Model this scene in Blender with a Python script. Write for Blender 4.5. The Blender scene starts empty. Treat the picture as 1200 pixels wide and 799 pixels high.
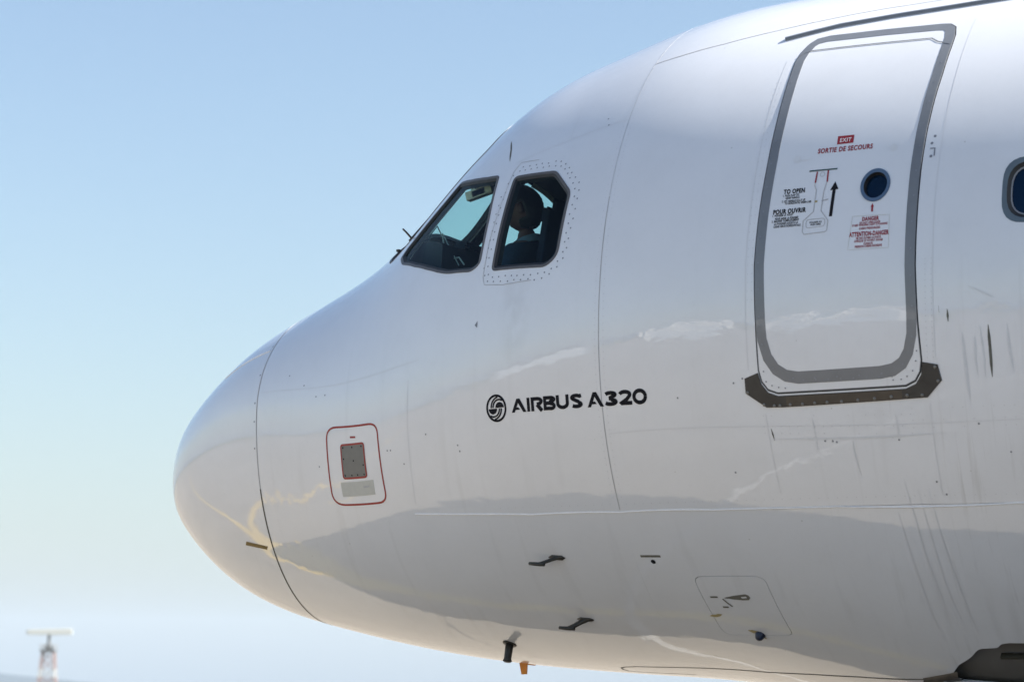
import bpy, bmesh, math, random
import numpy as np
from mathutils import Vector, Matrix
from mathutils.geometry import delaunay_2d_cdt

random.seed(7)
rng = np.random.default_rng(7)
SC = bpy.context.scene
COL = SC.collection
PI = math.pi

# ------------------------------------------------------------------ camera
yaw, pit, rol = 0.49696, 0.13434, 0.02005
fw = Vector((-math.sin(yaw)*math.cos(pit), math.cos(yaw)*math.cos(pit), math.sin(pit)))
rt = Vector((math.cos(yaw), math.sin(yaw), 0.0))
up = rt.cross(fw)
r2 = rt*math.cos(rol) + up*math.sin(rol)
u2 = -rt*math.sin(rol) + up*math.cos(rol)
cam = bpy.data.cameras.new('camera')
cam.sensor_width = 36.0
cam.lens = 3055.589/1200*36.0
cam.clip_start = 0.1
cam.clip_end = 40000
cam.dof.use_dof = True
cam.dof.focus_distance = 14.2
cam.dof.aperture_fstop = 3.2
co = bpy.data.objects.new('camera', cam)
COL.objects.link(co)
M = Matrix((r2, u2, -fw)).transposed().to_4x4()
M.translation = Vector((9.60307, -13.53765, 1.93069))
co.matrix_world = M
SC.camera = co

# ------------------------------------------------------------------ light
SUN = Vector((0.72, 0.205, 0.62)).normalized()
sun_el = math.asin(SUN.z)
sun_az = math.atan2(SUN.x, SUN.y)
world = bpy.data.worlds.new('World')
SC.world = world
world.use_nodes = True
wn = world.node_tree.nodes
wl = world.node_tree.links
sky = wn.new('ShaderNodeTexSky')
sky.sky_type = 'NISHITA'
sky.sun_disc = False
sky.sun_elevation = sun_el
sky.sun_rotation = sun_az
sky.altitude = 0
sky.air_density = 1.2
sky.dust_density = 2.0
sky.ozone_density = 2.6
wl.new(sky.outputs[0], wn['Background'].inputs[0])
wn['Background'].inputs[1].default_value = 0.062
sl = bpy.data.lights.new('sun', 'SUN')
sl.energy = 5.0
sl.angle = math.radians(0.53)
sl.color = (1.0, 0.95, 0.87)
so = bpy.data.objects.new('sun', sl)
COL.objects.link(so)
so.rotation_euler = (-SUN).to_track_quat('-Z', 'Y').to_euler()
SC.view_settings.view_transform = 'Standard'
SC.view_settings.look = 'None'
SC.view_settings.gamma = 1.0
SC.view_settings.exposure = 1.6
SC.cycles.max_bounces = 10
SC.cycles.transparent_max_bounces = 16
SC.cycles.caustics_reflective = False
SC.cycles.caustics_refractive = False

# ------------------------------------------------------------------ materials
def mat(name):
    m = bpy.data.materials.new(name)
    m.use_nodes = True
    return m, m.node_tree.nodes, m.node_tree.links, m.node_tree.nodes['Principled BSDF']

def simple(name, col, rough=0.5, metal=0.0, noise=0.12, scale=30.0, coat=0.0, bump=0.0):
    m, n, l, b = mat(name)
    b.inputs['Roughness'].default_value = rough
    b.inputs['Metallic'].default_value = metal
    b.inputs['Coat Weight'].default_value = coat
    tc = n.new('ShaderNodeTexCoord')
    nz = n.new('ShaderNodeTexNoise')
    nz.inputs['Scale'].default_value = scale
    nz.inputs['Detail'].default_value = 5
    l.new(tc.outputs['Object'], nz.inputs['Vector'])
    mx = n.new('ShaderNodeMix')
    mx.data_type = 'RGBA'
    mx.inputs[6].default_value = (*[c*(1-noise) for c in col], 1)
    mx.inputs[7].default_value = (*[min(1, c*(1+noise)) for c in col], 1)
    l.new(nz.outputs[0], mx.inputs[0])
    l.new(mx.outputs[2], b.inputs['Base Color'])
    if bump:
        bp = n.new('ShaderNodeBump')
        bp.inputs['Strength'].default_value = 0.5
        bp.inputs['Distance'].default_value = bump
        l.new(nz.outputs[0], bp.inputs['Height'])
        l.new(bp.outputs[0], b.inputs['Normal'])
    return m

def math_node(n, l, op, a, b=None, c=None, clamp=False):
    m = n.new('ShaderNodeMath')
    m.operation = op
    m.use_clamp = clamp
    for i, v in enumerate((a, b, c)):
        if v is None:
            continue
        if isinstance(v, (int, float)):
            m.inputs[i].default_value = v
        else:
            l.new(v, m.inputs[i])
    return m.outputs[0]

def paint_white(name='white_paint', wave=0.0032):
    m, n, l, b = mat(name)
    tc = n.new('ShaderNodeTexCoord')
    O = tc.outputs['Object']
    def noise(scale, detail=3, vec=None, rough=0.5, dist=0.0):
        z = n.new('ShaderNodeTexNoise')
        z.inputs['Scale'].default_value = scale
        z.inputs['Detail'].default_value = detail
        z.inputs['Roughness'].default_value = rough
        z.inputs['Distortion'].default_value = dist
        l.new(vec if vec is not None else O, z.inputs['Vector'])
        return z.outputs[0]
    def mapped(s, loc=(0, 0, 0), rot=(0, 0, 0)):
        q = n.new('ShaderNodeMapping')
        q.inputs['Scale'].default_value = s
        q.inputs['Location'].default_value = loc
        q.inputs['Rotation'].default_value = rot
        l.new(O, q.inputs['Vector'])
        return q.outputs[0]
    def ramp(v, a, b_):
        q = n.new('ShaderNodeMapRange')
        q.inputs['From Min'].default_value = a
        q.inputs['From Max'].default_value = b_
        l.new(v, q.inputs['Value'])
        return q.outputs[0]
    sep = n.new('ShaderNodeSeparateXYZ')
    l.new(O, sep.inputs[0])
    X, Z = sep.outputs[0], sep.outputs[2]
    grime = ramp(noise(2.2, 6, rough=0.65), 0.40, 0.75)
    fine = ramp(noise(38, 4, rough=0.7), 0.55, 0.85)
    # run-off streaks: noise stretched down the skin, only aft of the door and on the lower half
    streak = ramp(noise(1.0, 3, mapped((26, 3, 1.1), rot=(0, 0.10, 0)), 0.6), 0.58, 0.76)
    area = math_node(n, l, 'MULTIPLY', ramp(X, 4.9, 5.7), ramp(Z, 4.05, 3.3))
    streak = math_node(n, l, 'MULTIPLY', streak, area)
    streak2 = ramp(noise(1.0, 2, mapped((11, 2, 0.5)), 0.5), 0.60, 0.80)
    streak2 = math_node(n, l, 'MULTIPLY', streak2, ramp(Z, 4.6, 2.8))
    # specks
    vor = n.new('ShaderNodeTexVoronoi')
    vor.inputs['Scale'].default_value = 5.0
    l.new(O, vor.inputs['Vector'])
    speck = math_node(n, l, 'LESS_THAN', vor.outputs['Distance'], 0.022)
    # smudge under the side window
    vd = n.new('ShaderNodeVectorMath')
    vd.operation = 'DISTANCE'
    l.new(mapped((1.0, 1, 0.42)), vd.inputs[0])
    vd.inputs[1].default_value = (3.20, -1.72, 3.92*0.42)
    smud = math_node(n, l, 'MULTIPLY', ramp(vd.outputs['Value'], 0.13, 0.0), ramp(noise(9, 4), 0.3, 0.7))
    vd2 = n.new('ShaderNodeVectorMath')
    vd2.operation = 'DISTANCE'
    l.new(O, vd2.inputs[0])
    vd2.inputs[1].default_value = (2.95, -1.35, 4.83)
    d = math_node(n, l, 'MULTIPLY', grime, 0.07)
    d = math_node(n, l, 'ADD', d, math_node(n, l, 'MULTIPLY', fine, 0.05))
    d = math_node(n, l, 'ADD', d, math_node(n, l, 'MULTIPLY', streak, 0.24))
    d = math_node(n, l, 'ADD', d, math_node(n, l, 'MULTIPLY', streak2, 0.10))
    d = math_node(n, l, 'ADD', d, math_node(n, l, 'MULTIPLY', smud, 0.30))
    d = math_node(n, l, 'ADD', d, math_node(n, l, 'MULTIPLY', speck, 0.35), clamp=True)
    mx = n.new('ShaderNodeMix')
    mx.data_type = 'RGBA'
    mx.inputs[6].default_value = (0.69, 0.705, 0.735, 1)
    mx.inputs[7].default_value = (0.17, 0.16, 0.14, 1)
    l.new(d, mx.inputs[0])
    l.new(mx.outputs[2], b.inputs['Base Color'])
    b.inputs['Roughness'].default_value = 0.42
    b.inputs['Coat Weight'].default_value = 1.0
    b.inputs['Coat IOR'].default_value = 1.8
    rr = math_node(n, l, 'MULTIPLY_ADD', d, 0.5, 0.025)
    l.new(rr, b.inputs['Coat Roughness'])
    # panel waviness (oil canning)
    w1 = noise(1.0, 3, mapped((2.6, 2.6, 5.0)), 0.5, 0.3)
    w2 = noise(1.0, 2, mapped((9, 9, 13)), 0.5)
    hgt = math_node(n, l, 'ADD', math_node(n, l, 'MULTIPLY', w1, 1.0), math_node(n, l, 'MULTIPLY', w2, 0.09))
    bp = n.new('ShaderNodeBump')
    bp.inputs['Strength'].default_value = 1.0
    bp.inputs['Distance'].default_value = wave
    l.new(hgt, bp.inputs['Height'])
    l.new(bp.outputs[0], b.inputs['Coat Normal'])
    return m

def glass_mat():
    m, n, l, b = mat('tinted_glass')
    n.remove(b)
    tr = n.new('ShaderNodeBsdfTransparent')
    tr.inputs[0].default_value = (0.68, 0.85, 0.82, 1)
    gl = n.new('ShaderNodeBsdfGlossy')
    gl.inputs[0].default_value = (0.9, 0.95, 1, 1)
    gl.inputs['Roughness'].default_value = 0.02
    fr = n.new('ShaderNodeFresnel')
    ge = n.new('ShaderNodeNewGeometry')
    l.new(math_node(n, l, 'MULTIPLY_ADD', ge.outputs['Backfacing'], 1/1.45-1.45, 1.45), fr.inputs[0])
    mx = n.new('ShaderNodeMixShader')
    l.new(math_node(n, l, 'MULTIPLY', fr.outputs[0], 0.30), mx.inputs[0])
    l.new(tr.outputs[0], mx.inputs[1])
    l.new(gl.outputs[0], mx.inputs[2])
    l.new(mx.outputs[0], n['Material Output'].inputs[0])
    return m

def coated_glass():
    m, n, l, b = mat('blue_coated_glass')
    b.inputs['Base Color'].default_value = (0.004, 0.018, 0.045, 1)
    b.inputs['Roughness'].default_value = 0.06
    b.inputs['Specular Tint'].default_value = (0.35, 0.6, 1, 1)
    tr = n.new('ShaderNodeBsdfTransparent')
    tr.inputs[0].default_value = (0.5, 0.7, 0.9, 1)
    mx = n.new('ShaderNodeMixShader')
    mx.inputs[0].default_value = 0.6
    l.new(tr.outputs[0], mx.inputs[1]); l.new(b.outputs[0], mx.inputs[2])
    l.new(mx.outputs[0], n['Material Output'].inputs[0])
    return m
CABGLASS = coated_glass()
WHITE = paint_white()
RADOMEWHITE = paint_white('radome_paint', 0.0006)
GLASS = glass_mat()
BAND = simple('grey_band_paint', (0.155, 0.165, 0.18), 0.35, 0.0, 0.15, 12, coat=0.6)
DARKGAP = simple('dark_joint', (0.012, 0.012, 0.013), 0.7)
SEAL = simple('joint_sealant', (0.40, 0.40, 0.41), 0.6, noise=0.3, scale=8)
SEALFAINT = simple('faint_sealant', (0.50, 0.51, 0.53), 0.5, noise=0.3, scale=12, coat=0.6)
SEALDARK = simple('dark_sealant', (0.05, 0.045, 0.03), 0.6, noise=0.3, scale=8)
LAPWHITE = simple('lap_edge_paint', (0.80, 0.80, 0.81), 0.5)
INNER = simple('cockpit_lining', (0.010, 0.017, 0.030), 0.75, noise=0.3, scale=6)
BLACK = simple('black_print', (0.010, 0.010, 0.014), 0.75)
BLACK.node_tree.nodes['Principled BSDF'].inputs['Specular IOR Level'].default_value = 0.15
RED = simple('red_print', (0.27, 0.012, 0.020), 0.45)
REDLINE = simple('red_outline_paint', (0.30, 0.016, 0.012), 0.45)
PRINTWHITE = simple('white_print', (0.8, 0.8, 0.8), 0.4)
SCUFF = simple('scuffed_metal', (0.046, 0.042, 0.038), 0.48, 0.35, 0.45, 9, bump=0.002)
SCUFF2 = simple('brown_scuffed_metal', (0.066, 0.054, 0.042), 0.45, 0.35, 0.5, 14, bump=0.002)
BOLT = simple('bolt_metal', (0.17, 0.165, 0.155), 0.45, 0.6)
RIVET = simple('grey_rivet_metal', (0.20, 0.21, 0.24), 0.5, 0.2)  # plain dark grey of fastener heads and small marks
RIVETFAINT = simple('painted_rivet', (0.52, 0.53, 0.55), 0.5)
BEZEL = simple('window_bezel_metal', (0.105, 0.095, 0.09), 0.45, 0.3, 0.25, 20)
RUBBER = simple('black_seal_rubber', (0.010, 0.011, 0.013), 0.6)
BLUEBEZEL = simple('blue_grey_ring', (0.085, 0.135, 0.21), 0.35, 0.3)
GREYPANEL = simple('grey_panel_paint', (0.17, 0.165, 0.15), 0.5, noise=0.1)
PLACARD = simple('faded_placard', (0.50, 0.50, 0.46), 0.5, noise=0.08, scale=40)
GOLD = simple('gold_placard', (0.17, 0.12, 0.035), 0.4, 0.5)
PROBE = simple('dark_probe_metal', (0.045, 0.043, 0.038), 0.45, 0.6, 0.3)
ORANGE = simple('orange_plastic', (0.72, 0.24, 0.006), 0.4)
BLUEDRAIN = simple('blue_stained_metal', (0.010, 0.018, 0.045), 0.4, 0.2, 0.5, 60)
YELLOWSTAIN = simple('yellow_stain', (0.33, 0.27, 0.12), 0.6)
GEARBLUE = simple('gear_door_paint', (0.42, 0.46, 0.52), 0.4)
TYRE = simple('tyre_rubber', (0.02, 0.02, 0.02), 0.8, bump=0.002)
GEARMETAL = simple('gear_metal', (0.45, 0.45, 0.46), 0.4, 0.5)
SMEAR = simple('grime_smear', (0.12, 0.115, 0.095), 0.7, noise=0.5, scale=40)
SMEARLIGHT = simple('faint_smear', (0.625, 0.635, 0.655), 0.45, noise=0.1, scale=40, coat=0.8)
SEATBLUE = simple('navy_seat_fabric', (0.012, 0.022, 0.048), 0.9, noise=0.2, scale=60)
SHIRT = simple('navy_jumper_wool', (0.018, 0.042, 0.080), 0.9, noise=0.25, scale=70, bump=0.003)
COLLAR = simple('pale_blue_cotton', (0.17, 0.25, 0.33), 0.85)
SKIN = simple('skin', (0.11, 0.048, 0.038), 0.55, noise=0.12, scale=18)
HAIR = simple('dark_hair', (0.010, 0.008, 0.008), 0.6, noise=0.4, scale=90, bump=0.004)
BEIGE = simple('beige_plastic', (0.62, 0.55, 0.40), 0.6)
WIRE = simple('pale_wire', (0.55, 0.6, 0.6), 0.5)

# ------------------------------------------------------------------ fuselage surface
KX = np.array([0, .04, .15, .4, .8, 1.3, 1.8, 2.3, 2.8, 3.3, 3.9, 4.6, 5.4, 6.4])
ZT = np.array([3.0783, 3.435, 3.6315, 3.8344, 4.102, 4.3333, 4.6031, 4.9872, 5.2917, 5.4512, 5.6011, 5.6481, 5.6678, 5.7245])
ZB = np.array([3.0783, 2.932, 2.7971, 2.5832, 2.3964, 2.2745, 2.182, 2.1172, 2.0774, 2.0518, 2.0146, 1.9009, 1.7717, 1.7603])
WW = np.array([0.0, 0.2575, 0.4431, 0.6305, 0.8211, 1.0143, 1.2121, 1.4177, 1.6025, 1.7441, 1.8584, 1.9364, 1.9771, 1.9752])
ZM = np.array([3.0783, 3.1415, 3.2311, 3.3836, 3.515, 3.5269, 3.5056, 3.5526, 3.6547, 3.759, 3.8431, 3.8887, 3.9149, 3.9268])
HA, HX0, HX1 = 0.23384, 1.96135, 2.71353
KS = np.sqrt(KX)

def natspline(xk):
    n = len(xk); h = np.diff(xk); A = np.zeros((n, n)); B = np.zeros((n, n)); A[0, 0] = A[-1, -1] = 1
    for i in range(1, n-1):
        A[i, i-1] = h[i-1]; A[i, i] = 2*(h[i-1]+h[i]); A[i, i+1] = h[i]
        B[i, i-1] = 6/h[i-1]; B[i, i] = -6/h[i-1]-6/h[i]; B[i, i+1] = 6/h[i]
    return np.linalg.solve(A, B)
M2 = natspline(KS)

def spl(y, x):
    s = np.clip(np.sqrt(np.clip(x, 0, None)), 0, KS[-1])
    i = np.clip(np.searchsorted(KS, s)-1, 0, len(KS)-2)
    h = KS[i+1]-KS[i]; a = (KS[i+1]-s)/h; b = 1-a; m = M2 @ y
    return a*y[i]+b*y[i+1]+((a**3-a)*m[i]+(b**3-b)*m[i+1])*h*h/6

def hinge(x, x0, wd):
    d = x-x0
    return np.where(d < -wd, 0, np.where(d > wd, d, (d+wd)**2/(4*wd)))

def prof(x):
    x = np.asarray(x, float)
    return (spl(ZT, x)+HA*(hinge(x, HX0, .10)-hinge(x, HX1, .45)), spl(ZB, x), spl(WW, x), spl(ZM, x))

def S(x, t):
    """point on the skin: x metres aft of the nose tip, t = angle from the crown (pi/2 = left side)"""
    x, t = np.broadcast_arrays(np.asarray(x, float), np.asarray(t, float))
    zt, zb, w, zm = prof(x)
    c = np.cos(t)
    # the deck ahead of the windscreen is a little flatter across than an ellipse
    tw = (t+PI) % (2*PI)-PI
    deck = 0.08*np.exp(-(tw/0.26)**2)*np.exp(-((x-1.98)/0.24)**2)
    return np.stack([x, -w*np.sin(t), np.where(c > 0, zm+(zt-zm)*c, zm+(zm-zb)*c)-deck], -1)

def NRM(x, t):
    h = 1e-4
    x = np.asarray(x, float); t = np.asarray(t, float)
    xx = np.maximum(x, 2e-4)
    a = (S(xx+h, t)-S(xx-h, t)); b = (S(xx, t+h)-S(xx, t-h))
    n = np.cross(b, a)
    n /= np.maximum(np.linalg.norm(n, axis=-1, keepdims=True), 1e-12)
    return n

def P(x, t, off=0.0):
    x = np.asarray(x, float); t = np.asarray(t, float)
    return S(x, t)+NRM(x, t)*off

def t_at_z(x, z):
    zt, zb, w, zm = prof(x)
    c = np.where(z > zm, (z-zm)/(zt-zm), (z-zm)/(zm-zb))
    return np.arccos(np.clip(c, -1, 1))

def rad(x, t):
    return float(np.linalg.norm(S(x, t+.01)-S(x, t-.01))/.02)

# ------------------------------------------------------------------ object helpers
def link(name, me, m, parent=None):
    o = bpy.data.objects.new(name, me)
    COL.objects.link(o)
    if m is not None and not me.materials:
        me.materials.append(m)
    if parent is not None:
        o.parent = parent
    return o

def mesh_obj(name, verts, faces, m, parent=None, smooth=True, normals=None):
    if normals is not None:
        nv, vv_ = np.array(normals, float), np.array(verts, float)
        fx = []
        for f in faces:
            f = tuple(f)
            c_ = vv_[list(f)]
            g = np.zeros(3)
            for k in range(1, len(f)-1):
                g += np.cross(c_[k]-c_[0], c_[k+1]-c_[0])
            fx.append(f[::-1] if np.dot(g, nv[f[0]]) < -1e-14 else f)
        faces = fx
    me = bpy.data.meshes.new(name)
    me.from_pydata([tuple(v) for v in verts], [], [tuple(f) for f in faces])
    me.update()
    if smooth:
        me.polygons.foreach_set('use_smooth', [True]*len(me.polygons))
    if normals is not None:
        me.normals_split_custom_set_from_vertices([tuple(q) for q in normals])
    return link(name, me, m, parent)

def tag(o, label=None, cat=None, group=None, kind=None):
    if label: o['label'] = label
    if cat: o['category'] = cat
    if group: o['group'] = group
    if kind: o['kind'] = kind
    return o

def empty(name, loc=(0, 0, 0), rz=0.0):
    o = bpy.data.objects.new(name, None)
    o.empty_display_size = 0.3
    COL.objects.link(o)
    o.location = loc
    o.rotation_euler = (0, 0, rz)
    return o

def bm_obj(name, bm, m, parent=None, smooth=False):
    me = bpy.data.meshes.new(name)
    bmesh.ops.recalc_face_normals(bm, faces=bm.faces)
    bm.to_mesh(me)
    bm.free()
    if smooth:
        me.polygons.foreach_set('use_smooth', [True]*len(me.polygons))
    return link(name, me, m, parent)

def bm_box(bm, c, s, rot=None, bevel=0.0):
    r = bmesh.ops.create_cube(bm, size=1.0)
    vs = r['verts']
    bmesh.ops.scale(bm, vec=s, verts=vs)
    if bevel:
        es = list({e for v in vs for e in v.link_edges})
        rb = bmesh.ops.bevel(bm, geom=es, offset=bevel, segments=2, affect='EDGES')
        vs = list({v for f in rb['faces'] for v in f.verts} | {v for v in vs if v.is_valid})
    if rot is not None:
        bmesh.ops.rotate(bm, cent=(0, 0, 0), matrix=rot, verts=vs)
    bmesh.ops.translate(bm, vec=c, verts=vs)

def bm_tube(bm, pts, radii, seg=10, cap=True):
    pts = [Vector(p) for p in pts]
    if not isinstance(radii, (list, tuple)):
        radii = [radii]*len(pts)
    rings = []
    prev = None
    for i, p in enumerate(pts):
        d = (pts[min(i+1, len(pts)-1)]-pts[max(i-1, 0)]).normalized()
        a = prev if prev is not None else (Vector((0, 0, 1)) if abs(d.z) < 0.9 else Vector((1, 0, 0)))
        n1 = (a-d*a.dot(d)).normalized()
        prev = n1
        n2 = d.cross(n1)
        rings.append([bm.verts.new(p+(n1*math.cos(2*PI*k/seg)+n2*math.sin(2*PI*k/seg))*radii[i]) for k in range(seg)])
    for a, b in zip(rings, rings[1:]):
        for k in range(seg):
            bm.faces.new((a[k], a[(k+1) % seg], b[(k+1) % seg], b[k]))
    if cap:
        bm.faces.new(rings[0][::-1])
        bm.faces.new(rings[-1])

def resample(poly, step, closed=True):
    """poly in (x, u) metric coordinates"""
    q = [np.array(v, float) for v in poly]
    n = len(q)
    out = []
    for i in range(n if closed else n-1):
        a, b = q[i], q[(i+1) % n]
        k = max(1, int(math.ceil(np.linalg.norm(b-a)/step)))
        for j in range(k):
            out.append(a+(b-a)*j/k)
    if not closed:
        out.append(q[-1])
    return np.array(out)

def inside(poly, pts):
    x, y = pts[:, 0], pts[:, 1]
    r = np.zeros(len(pts), bool)
    n = len(poly)
    for i in range(n):
        x0, y0 = poly[i]; x1, y1 = poly[(i+1) % n]
        if y0 == y1:
            continue
        c = ((y0 > y) != (y1 > y)) & (x < (x1-x0)*(y-y0)/(y1-y0)+x0)
        r ^= c
    return r

UM = 1.7   # metres per radian used to mesh in (x, t)
def toxu(poly): return [(a, b*UM) for a, b in poly]

def round_poly(poly, r, n=4):
    """round the corners of an (x, t) polygon by r metres"""
    q = [np.array((a, b*UM)) for a, b in poly]
    out = []
    m = len(q)
    for i in range(m):
        p0, p1, p2 = q[i-1], q[i], q[(i+1) % m]
        rr = r[i] if isinstance(r, (list, tuple)) else r
        d0, d1 = p0-p1, p2-p1
        l0, l1 = np.linalg.norm(d0), np.linalg.norm(d1)
        k = min(rr, l0*.49, l1*.49)
        if k < 1e-4:
            out.append(p1); continue
        a, b = p1+d0/l0*k, p1+d1/l1*k
        for j in range(n+1):
            s = j/n
            out.append((1-s)**2*a+2*s*(1-s)*p1+s*s*b)
    return [(v[0], v[1]/UM) for v in out]

def offset_poly(poly, d):
    """grow (d>0) or shrink an (x, t) polygon by d metres"""
    q = np.array([(a, b*UM) for a, b in poly])
    n = len(q)
    area = 0.5*sum(q[i][0]*q[(i+1) % n][1]-q[(i+1) % n][0]*q[i][1] for i in range(n))
    sgn = 1 if area > 0 else -1
    out = []
    for i in range(n):
        a = q[i]-q[i-1]; b = q[(i+1) % n]-q[i]
        a /= max(np.linalg.norm(a), 1e-9); b /= max(np.linalg.norm(b), 1e-9)
        na = np.array((a[1], -a[0]))*sgn; nb = np.array((b[1], -b[0]))*sgn
        mm = na+nb
        L = max(np.dot(mm, mm), 0.35)
        out.append(q[i]+mm*(2*d/L))
    return [(v[0], v[1]/UM) for v in out]

def patch(name, outline, holes, step, off, rim, m, parent, closed_step=None, extra=None):
    """a piece of skin: (x, t) outline with holes, offset from the surface, with rim walls going inward"""
    es = closed_step or step
    loops = [resample(toxu(outline), es)]+[resample(toxu(h), min(es, 0.03)) for h in holes]
    lo = loops[0].min(0); hi = loops[0].max(0)
    if callable(step):
        raise ValueError
    xs = []
    x = lo[0]+step*.5
    while x < hi[0]:
        xs.append(x)
        x += step if x < 6.8 else step*4
    us = np.arange(lo[1]+step*.5, hi[1], step)
    G = np.stack(np.meshgrid(xs, us, indexing='ij'), -1).reshape(-1, 2) if len(xs) and len(us) else np.zeros((0, 2))
    if len(G):
        ok = inside(loops[0], G)
        for h in loops[1:]:
            ok &= ~inside(h, G)
        allb = np.vstack(loops)
        G = G[ok]
        if len(G):
            keep = np.ones(len(G), bool)
            for s in range(0, len(G), 4000):
                dd = ((G[s:s+4000, None, :]-allb[None])**2).sum(-1).min(1)
                keep[s:s+4000] = dd > (step*.42)**2
            G = G[keep]
    verts = []
    edges = []
    for L in loops:
        o = len(verts)
        verts += [Vector(v) for v in L]
        edges += [(o+i, o+(i+1) % len(L)) for i in range(len(L))]
    nb = len(verts)
    verts += [Vector(v) for v in G]
    rv, re_, rf, ov, _, _ = delaunay_2d_cdt(verts, edges, [], 0, 1e-7)
    V = np.array([(v[0], v[1]) for v in rv])
    F = np.array([f for f in rf if len(f) == 3])
    cen = V[F].mean(1)
    ok = inside(loops[0], cen)
    for h in loops[1:]:
        ok &= ~inside(h, cen)
    F = F[ok]
    X, T = V[:, 0], V[:, 1]/UM
    pos = P(X, T, off)
    nor = NRM(X, T)
    # orient outward
    a = pos[F[:, 1]]-pos[F[:, 0]]; b = pos[F[:, 2]]-pos[F[:, 0]]
    flip = (np.cross(a, b)*nor[F[:, 0]]).sum(1) < 0
    F[flip] = F[flip][:, ::-1]
    pv = list(pos); fn = [tuple(f) for f in F]; nn = list(nor)
    if rim:
        for L in loops:
            xx, tt = L[:, 0], L[:, 1]/UM
            top = P(xx, tt, off); bot = P(xx, tt, off-rim)
            o = len(pv); k = len(L)
            pv += list(top)+list(bot)
            nn += [(0, 0, 0)]*(2*k)
            fn += [(o+i, o+(i+1) % k, o+k+(i+1) % k, o+k+i) for i in range(k)]
    return mesh_obj(name, pv, fn, m, parent, True, nn)

def ring(name, outer, inner, off_o, off_i, depth, m, parent, step=0.03):
    """frame between two (x, t) loops with the same vertex count"""
    A, B = [], []
    n = len(outer)
    for i in range(n):
        a0, a1 = np.array(outer[i]), np.array(outer[(i+1) % n]); b0, b1 = np.array(inner[i]), np.array(inner[(i+1) % n])
        k = max(1, int(math.ceil(np.hypot(a1[0]-a0[0], (a1[1]-a0[1])*UM)/step)))
        for j in range(k):
            A.append(a0+(a1-a0)*j/k); B.append(b0+(b1-b0)*j/k)
    A = np.array(A); B = np.array(B); k = len(A)
    v = np.vstack([P(A[:, 0], A[:, 1], off_o-depth), P(A[:, 0], A[:, 1], off_o), P(B[:, 0], B[:, 1], off_i), P(B[:, 0], B[:, 1], off_i-depth)])
    f = []
    for r in range(3):
        f += [(r*k+i, r*k+(i+1) % k, (r+1)*k+(i+1) % k, (r+1)*k+i) for i in range(k)]
    o = mesh_obj(name, v, f, m, parent, False)
    bm = bmesh.new(); bm.from_mesh(o.data); bmesh.ops.recalc_face_normals(bm, faces=bm.faces); bm.to_mesh(o.data); bm.free()
    return o

def strip(name, pts, width, m, parent, off=0.0012, closed=False, step=0.03, taper=False, thick=0.0):
    """ribbon lying on the skin along an (x, t) polyline"""
    q = resample(toxu(pts), step, closed)
    X, T = q[:, 0], q[:, 1]/UM
    c = P(X, T, off); n = NRM(X, T)
    k = len(c)
    if closed:
        d = np.roll(c, -1, 0)-np.roll(c, 1, 0)
    else:
        d = np.gradient(c, axis=0)
    s = np.cross(n, d); s /= np.maximum(np.linalg.norm(s, axis=1, keepdims=True), 1e-9)
    w = np.full(k, width)
    if taper:
        w = width*np.clip(np.sin(np.linspace(0.12, PI-0.12, k))*1.3, 0.15, 1)
    a = c+s*w[:, None]/2; b = c-s*w[:, None]/2
    m2 = c+n*thick
    if thick:
        a = a-n*off; b = b-n*off
        v = np.vstack([a, a*0.75+b*0.25+n*(off+thick), a*0.25+b*0.75+n*(off+thick), b])
        f = []
        for r in range(3):
            f += [(r*k+i, r*k+(i+1) % k, (r+1)*k+(i+1) % k, (r+1)*k+i) for i in range(k if closed else k-1)]
    else:
        v = np.vstack([a, b])
        f = [(i, (i+1) % k, k+(i+1) % k, k+i) for i in range(k if closed else k-1)]
    return mesh_obj(name, v, f, m, parent, True)

def discs(name, pts, r, m, parent, off=0.0010, seg=6, dome=0.0):
    v, f = [], []
    for (x, t) in pts:
        c = S(x, t); n = NRM(x, t)
        c = c+n*off
        a = np.cross(n, (0, 0, 1.0)); a /= np.linalg.norm(a); b = np.cross(n, a)
        o = len(v)
        for k in range(seg):
            v.append(c+(a*math.cos(2*PI*k/seg)+b*math.sin(2*PI*k/seg))*r)
        v.append(c+n*dome)
        f += [(o+k, o+(k+1) % seg, o+seg) for k in range(seg)]
    o = mesh_obj(name, v, f, m, parent, False)
    o['kind'] = 'stuff'
    return o

def along(poly, spacing, closed=True, start=0.0):
    q = resample(toxu(poly), 0.004, closed)
    d = np.r_[0, np.cumsum(np.linalg.norm(np.diff(q, axis=0), axis=1))]
    n = max(1, int(round((d[-1]-start)/spacing)))
    at = start+np.arange(n+(0 if closed else 1))*spacing
    return [(float(np.interp(a, d, q[:, 0])), float(np.interp(a, d, q[:, 1]))/UM) for a in at]

def text_mesh(s, bold=0.0, shear=0.0):
    cu = bpy.data.curves.new('lettering', 'FONT')
    cu.body = s
    cu.size = 1.0
    cu.offset = bold
    cu.shear = shear
    cu.resolution_u = 3
    cu.space_character = 1.12
    o = bpy.data.objects.new('lettering', cu)
    COL.objects.link(o)
    bpy.context.view_layer.update()
    me = bpy.data.meshes.new_from_object(o.evaluated_get(bpy.context.evaluated_depsgraph_get()))
    v = np.array([tuple(p.co) for p in me.vertices])
    f = [tuple(p.vertices) for p in me.polygons]
    bpy.data.objects.remove(o); bpy.data.curves.remove(cu); bpy.data.meshes.remove(me)
    return v, f

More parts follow.
